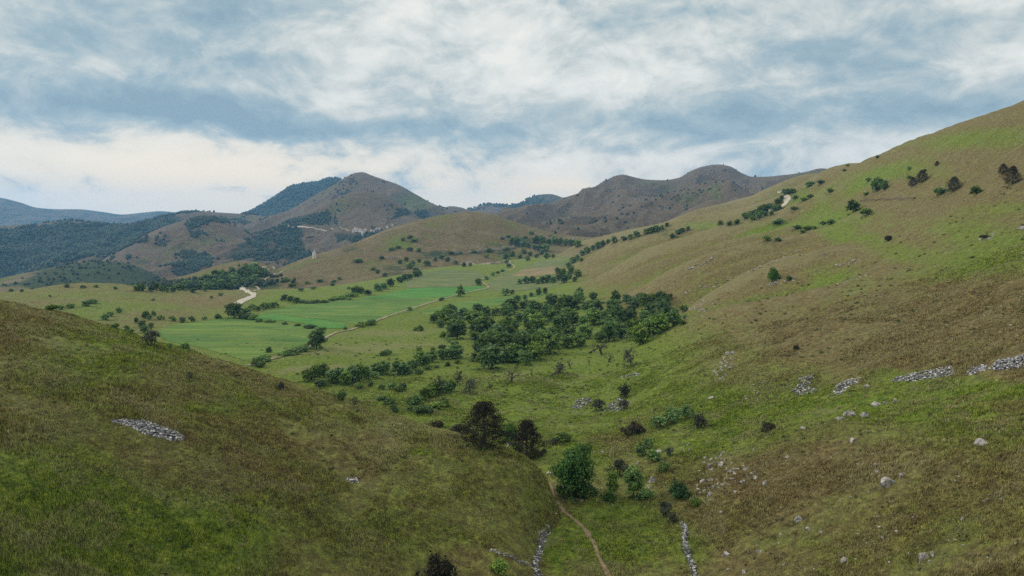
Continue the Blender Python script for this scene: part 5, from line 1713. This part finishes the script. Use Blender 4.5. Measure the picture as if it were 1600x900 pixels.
def house(u, v, wpx, hpx, depth, wall, label, rot=0.0, group='stone houses of the hill village', nwin=3):
    P = cast(u, v)[0]
    if np.isnan(P[0]):
        return
    s = np.linalg.norm(P) / F
    w, h = wpx * s, hpx * s
    d = w * depth
    o = bpy.data.objects.new('house', None)
    COL.objects.link(o)
    o.location = P
    o.rotation_euler = (0, 0, -math.atan2(P[0], P[1]) + rot)
    tag(o, label, 'house', group)
    link('wall', bm_mesh('wall', lambda bm: bm_box(bm, -w / 2, w / 2, -d / 2, d / 2, -h * .6, h * .8), wall), o)

    def gable(bm):
        e, zr, zb = .06 * w, h * 1.05, h * .803
        a = [bm.verts.new(q) for q in [(-w / 2 - e, -d / 2 - e, zb), (w / 2 + e, -d / 2 - e, zb), (w / 2 + e, d / 2 + e, zb), (-w / 2 - e, d / 2 + e, zb), (-w / 2 - e, 0, zr), (w / 2 + e, 0, zr)]]
        for f in [(0, 1, 5, 4), (2, 3, 4, 5), (3, 0, 4), (1, 2, 5), (3, 2, 1, 0)]:
            bm.faces.new([a[i] for i in f])
    link('roof', bm_mesh('roof', gable, M_ROOF), o)
    for k in range(nwin):
        x = (k + .5) / nwin * w - w / 2
        for zz in ((.12, .42) if h > 5 else (.25,)):
            link('window', bm_mesh('window', lambda bm: bm_box(bm, x - w * .05, x + w * .05, -d / 2 - .04, -d / 2 + .2, h * zz, h * (zz + .18)), M_DARK), o)


house(556, 361, 5, 5.5, .8, M_WHITE, 'tall white house at the left end of the village', .3)
house(562, 362, 4.5, 5.0, .8, M_WHITE, 'white house next to the tall one in the village', -.2)
house(567, 364, 4.5, 5.0, .9, M_WALL, 'pale house in the middle of the upper village group', .2)
house(566, 368, 3.0, 4.0, .9, M_WHITE, 'small white house below the upper village group', 0)
house(582, 363.5, 6.0, 4.5, .7, M_WHITE, 'long white house at the crest of the brown hill', .15)
house(589, 361, 4.5, 5.0, .8, M_WALL, 'pale house behind the long white one', -.1)
house(613, 353, 3, 3, .8, M_WALL, 'tiny far house over the crest of the brown hill', 0)
house(552, 362.5, 3.5, 4.0, .9, M_WALL, 'low pale house at the wooded edge of the village', .1)
house(571, 361.5, 3.5, 4.5, .9, M_WALL, 'narrow pale house between the two village groups', -.3)
house(594, 359.5, 3.5, 3.6, .8, M_WHITE, 'small white house at the far end of the village', .2)
house(605, 355.5, 3, 3, .8, M_WHITE, 'tiny white house by the crest track', .1)
house(413, 419, 5, 3.2, .8, M_WHITE, 'white farm building among trees behind the knoll', .2, 'farm buildings behind the knoll')
house(427, 419, 4, 2.6, .8, M_WHITE, 'smaller white farm shed behind the knoll', -.2, 'farm buildings behind the knoll', 2)
house(419, 421.5, 3, 1.8, .8, M_WALL, 'low grey shed between the white farm buildings', 0, 'farm buildings behind the knoll', 1)
house(1218, 300.5, 4.5, 2.4, .8, M_WHITE, 'small white hut above the road bend', .2, 'buildings by the high road', 1)
house(1204, 329.5, 5, 3, .8, M_WALL, 'pale roadside building hidden in trees below the bend', -.2, 'buildings by the high road', 2)

# ------------------------------------------------------------------ grass tufts standing on the near slopes
def grass(key, n, dmax, h0, h1, seed, label, keep=None):
    r = np.random.default_rng(seed)
    l = LAYERS[key]
    th = r.uniform(R(-52), R(50), n * 4)
    d = np.exp(r.uniform(math.log(48), math.log(dmax), n * 4))
    x, y = d * np.sin(th), d * np.cos(th)
    e = l.sample(th, np.log(d))
    ok = e >= surf(th, np.log(d)) - 1e-6
    dens = smooth01(fbm(x, y, 9, 3, seed) + .4 * fbm(x, y, 2.2, 2, seed + 1), -.9, .7)
    ok &= r.random(len(x)) < dens
    x, y, d = x[ok][:n], y[ok][:n], d[ok][:n]
    for C, w_ in KEEPOUT:
        q = np.min(np.hypot(x[:, None] - C[None, ::2, 0], y[:, None] - C[None, ::2, 1]), 1) > w_
        x, y, d = x[q], y[q], d[q]
    z = ground(x, y)
    m_ = len(x)
    cv = cover(key, x, y)
    cv[:, 3] = np.clip(cv[:, 3] + .35 * (fbm(x, y, 5, 2, seed + 2) > .25) + r.normal(size=m_) * .12, 0, 1)
    V, CV, TIP = [], [], []
    for k in range(5):
        a = r.uniform(0, 6.28, m_)
        hh = r.uniform(h0, h1, m_) * (.7 + .5 * (fbm(x, y, 6, 2, seed + 4)))
        hh = np.maximum(hh, h0 * .5)
        wd = r.uniform(.025, .055, m_) * (d / 80)
        lean = hh * r.uniform(.15, .8, m_)
        ox, oy = r.normal(size=(2, m_)) * .10
        bx, by = x + ox, y + oy
        p0 = np.stack([bx - np.sin(a) * wd, by + np.cos(a) * wd, z - .05], 1)
        p1 = np.stack([bx + np.sin(a) * wd, by - np.cos(a) * wd, z - .05], 1)
        p2 = np.stack([bx + np.cos(a) * lean, by + np.sin(a) * lean, z + hh], 1)
        V.append(np.stack([p0, p1, p2], 1).reshape(-1, 3))
        CV.append(np.repeat(cv, 3, 0))
        tn = r.uniform(-.3, .3, m_)
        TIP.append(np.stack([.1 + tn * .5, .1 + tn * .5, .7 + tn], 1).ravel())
    V, CV = np.concatenate(V), np.concatenate(CV)
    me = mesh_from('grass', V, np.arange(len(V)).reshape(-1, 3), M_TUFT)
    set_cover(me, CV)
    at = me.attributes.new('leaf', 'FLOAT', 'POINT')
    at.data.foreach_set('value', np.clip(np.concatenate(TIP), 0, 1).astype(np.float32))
    tag(link('grass', me), label, 'grass', None, 'stuff')


grass('hillside', 200000, 178, .14, .46, 401, 'dry seeding grass standing on the near hillside')
grass('valley', 230000, 230, .12, .42, 402, 'tufted dry grass on the rocky slope and gully floor')


def tussocks(spots, blades, h0, h1, cov, seed, label):
    """fans of tall dry blades"""
    r = np.random.default_rng(seed)
    P = cast([q[0] for q in spots], [q[1] for q in spots])
    P = P[~np.isnan(P[:, 0])]
    P = P[np.hypot(P[:, 0], P[:, 1]) < 190]
    P = np.repeat(P, blades, 0)
    n = len(P)
    d = np.hypot(P[:, 0], P[:, 1])
    a, o = r.uniform(0, 6.28, n), np.abs(r.normal(size=n)) * .22
    x, y = P[:, 0] + o * np.cos(a), P[:, 1] + o * np.sin(a)
    z = ground(x, y)
    hh, wd = r.uniform(h0, h1, n), r.uniform(.018, .04, n) * d / 80
    t = r.uniform(0, 6.28, n)
    p0 = np.stack([x - np.sin(t) * wd, y + np.cos(t) * wd, z - .05], 1)
    p1 = np.stack([x + np.sin(t) * wd, y - np.cos(t) * wd, z - .05], 1)
    p2 = np.stack([x + np.cos(a) * hh * .55, y + np.sin(a) * hh * .55, z + hh], 1)
    V = np.stack([p0, p1, p2], 1).reshape(-1, 3)
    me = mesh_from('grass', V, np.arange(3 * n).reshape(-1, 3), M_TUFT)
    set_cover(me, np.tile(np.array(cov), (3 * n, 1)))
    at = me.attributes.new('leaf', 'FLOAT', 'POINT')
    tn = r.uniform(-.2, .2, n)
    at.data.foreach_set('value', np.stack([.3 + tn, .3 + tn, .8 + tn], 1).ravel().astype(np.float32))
    tag(link('grass', me), label, 'grass', None, 'stuff')


r_ = np.random.default_rng(61)
sp = []
for cu, cv_, ru, rv, n in [(1195, 820, 40, 16, 46), (1420, 722, 45, 14, 40), (1540, 885, 40, 14, 34), (1330, 760, 60, 20, 26), (1560, 660, 40, 12, 30), (1240, 760, 70, 30, 24), (1450, 800, 120, 50, 40), (1300, 870, 120, 22, 30), (1480, 640, 90, 16, 30), (1250, 520, 160, 40, 60)]:
    sp += [(cu + r_.normal() * ru, cv_ + r_.normal() * rv) for _ in range(n)]
tussocks([q for q in sp if q[0] < 1640 and q[1] < 915], 34, .22, .52, (.0, 0, 0, 1), 71, 'straw coloured tussocks on the rocky slope')
crest = [(300, 554), (330, 562), (365, 573), (400, 585), (440, 597), (480, 607), (520, 620), (560, 634), (620, 652), (690, 677), (760, 702), (820, 728)]
sp = []
for (u0, v0), (u1, v1) in zip(crest, crest[1:]):
    sp += [(u0 + (u1 - u0) * f_, v0 + (v1 - v0) * f_ + abs(r_.normal()) * 7 + 2.5) for f_ in r_.random(34 if u0 < 500 else 16)]
sp += [(r_.uniform(0, 300), r_.uniform(500, 590)) for _ in range(110)]
tussocks(sp, 26, .22, .55, (.36, 0, 0, .75), 72, 'pale seeding grass along the crest of the near hillside')

# ------------------------------------------------------------------ haze: the air between the hills
def haze_box():
    x0, x1, y0, y1, z0, z1 = -8600, 8600, -1500, 7600, -166.5, 330
    co = [(x, y, z) for z in (z0, z1) for y in (y0, y1) for x in (x0, x1)]
    f = [(0, 2, 3, 1), (4, 5, 7, 6), (0, 1, 5, 4), (2, 6, 7, 3), (0, 4, 6, 2), (1, 3, 7, 5)]
    m = bpy.data.materials.new('haze')
    m.use_nodes = True
    m.node_tree.nodes.clear()
    o = m.node_tree.nodes.new('ShaderNodeOutputMaterial')
    v = m.node_tree.nodes.new('ShaderNodeVolumePrincipled')
    v.inputs['Color'].default_value = (0.24, 0.56, 1.0, 1)
    v.inputs['Density'].default_value = HAZE_DENSITY
    v.inputs['Anisotropy'].default_value = 0.2
    m.node_tree.links.new(v.outputs[0], o.inputs['Volume'])
    tag(link('haze', mesh_from('haze', co, f, m)), 'thin blue haze lying over the distant hills', None, None, 'stuff')


haze_box()
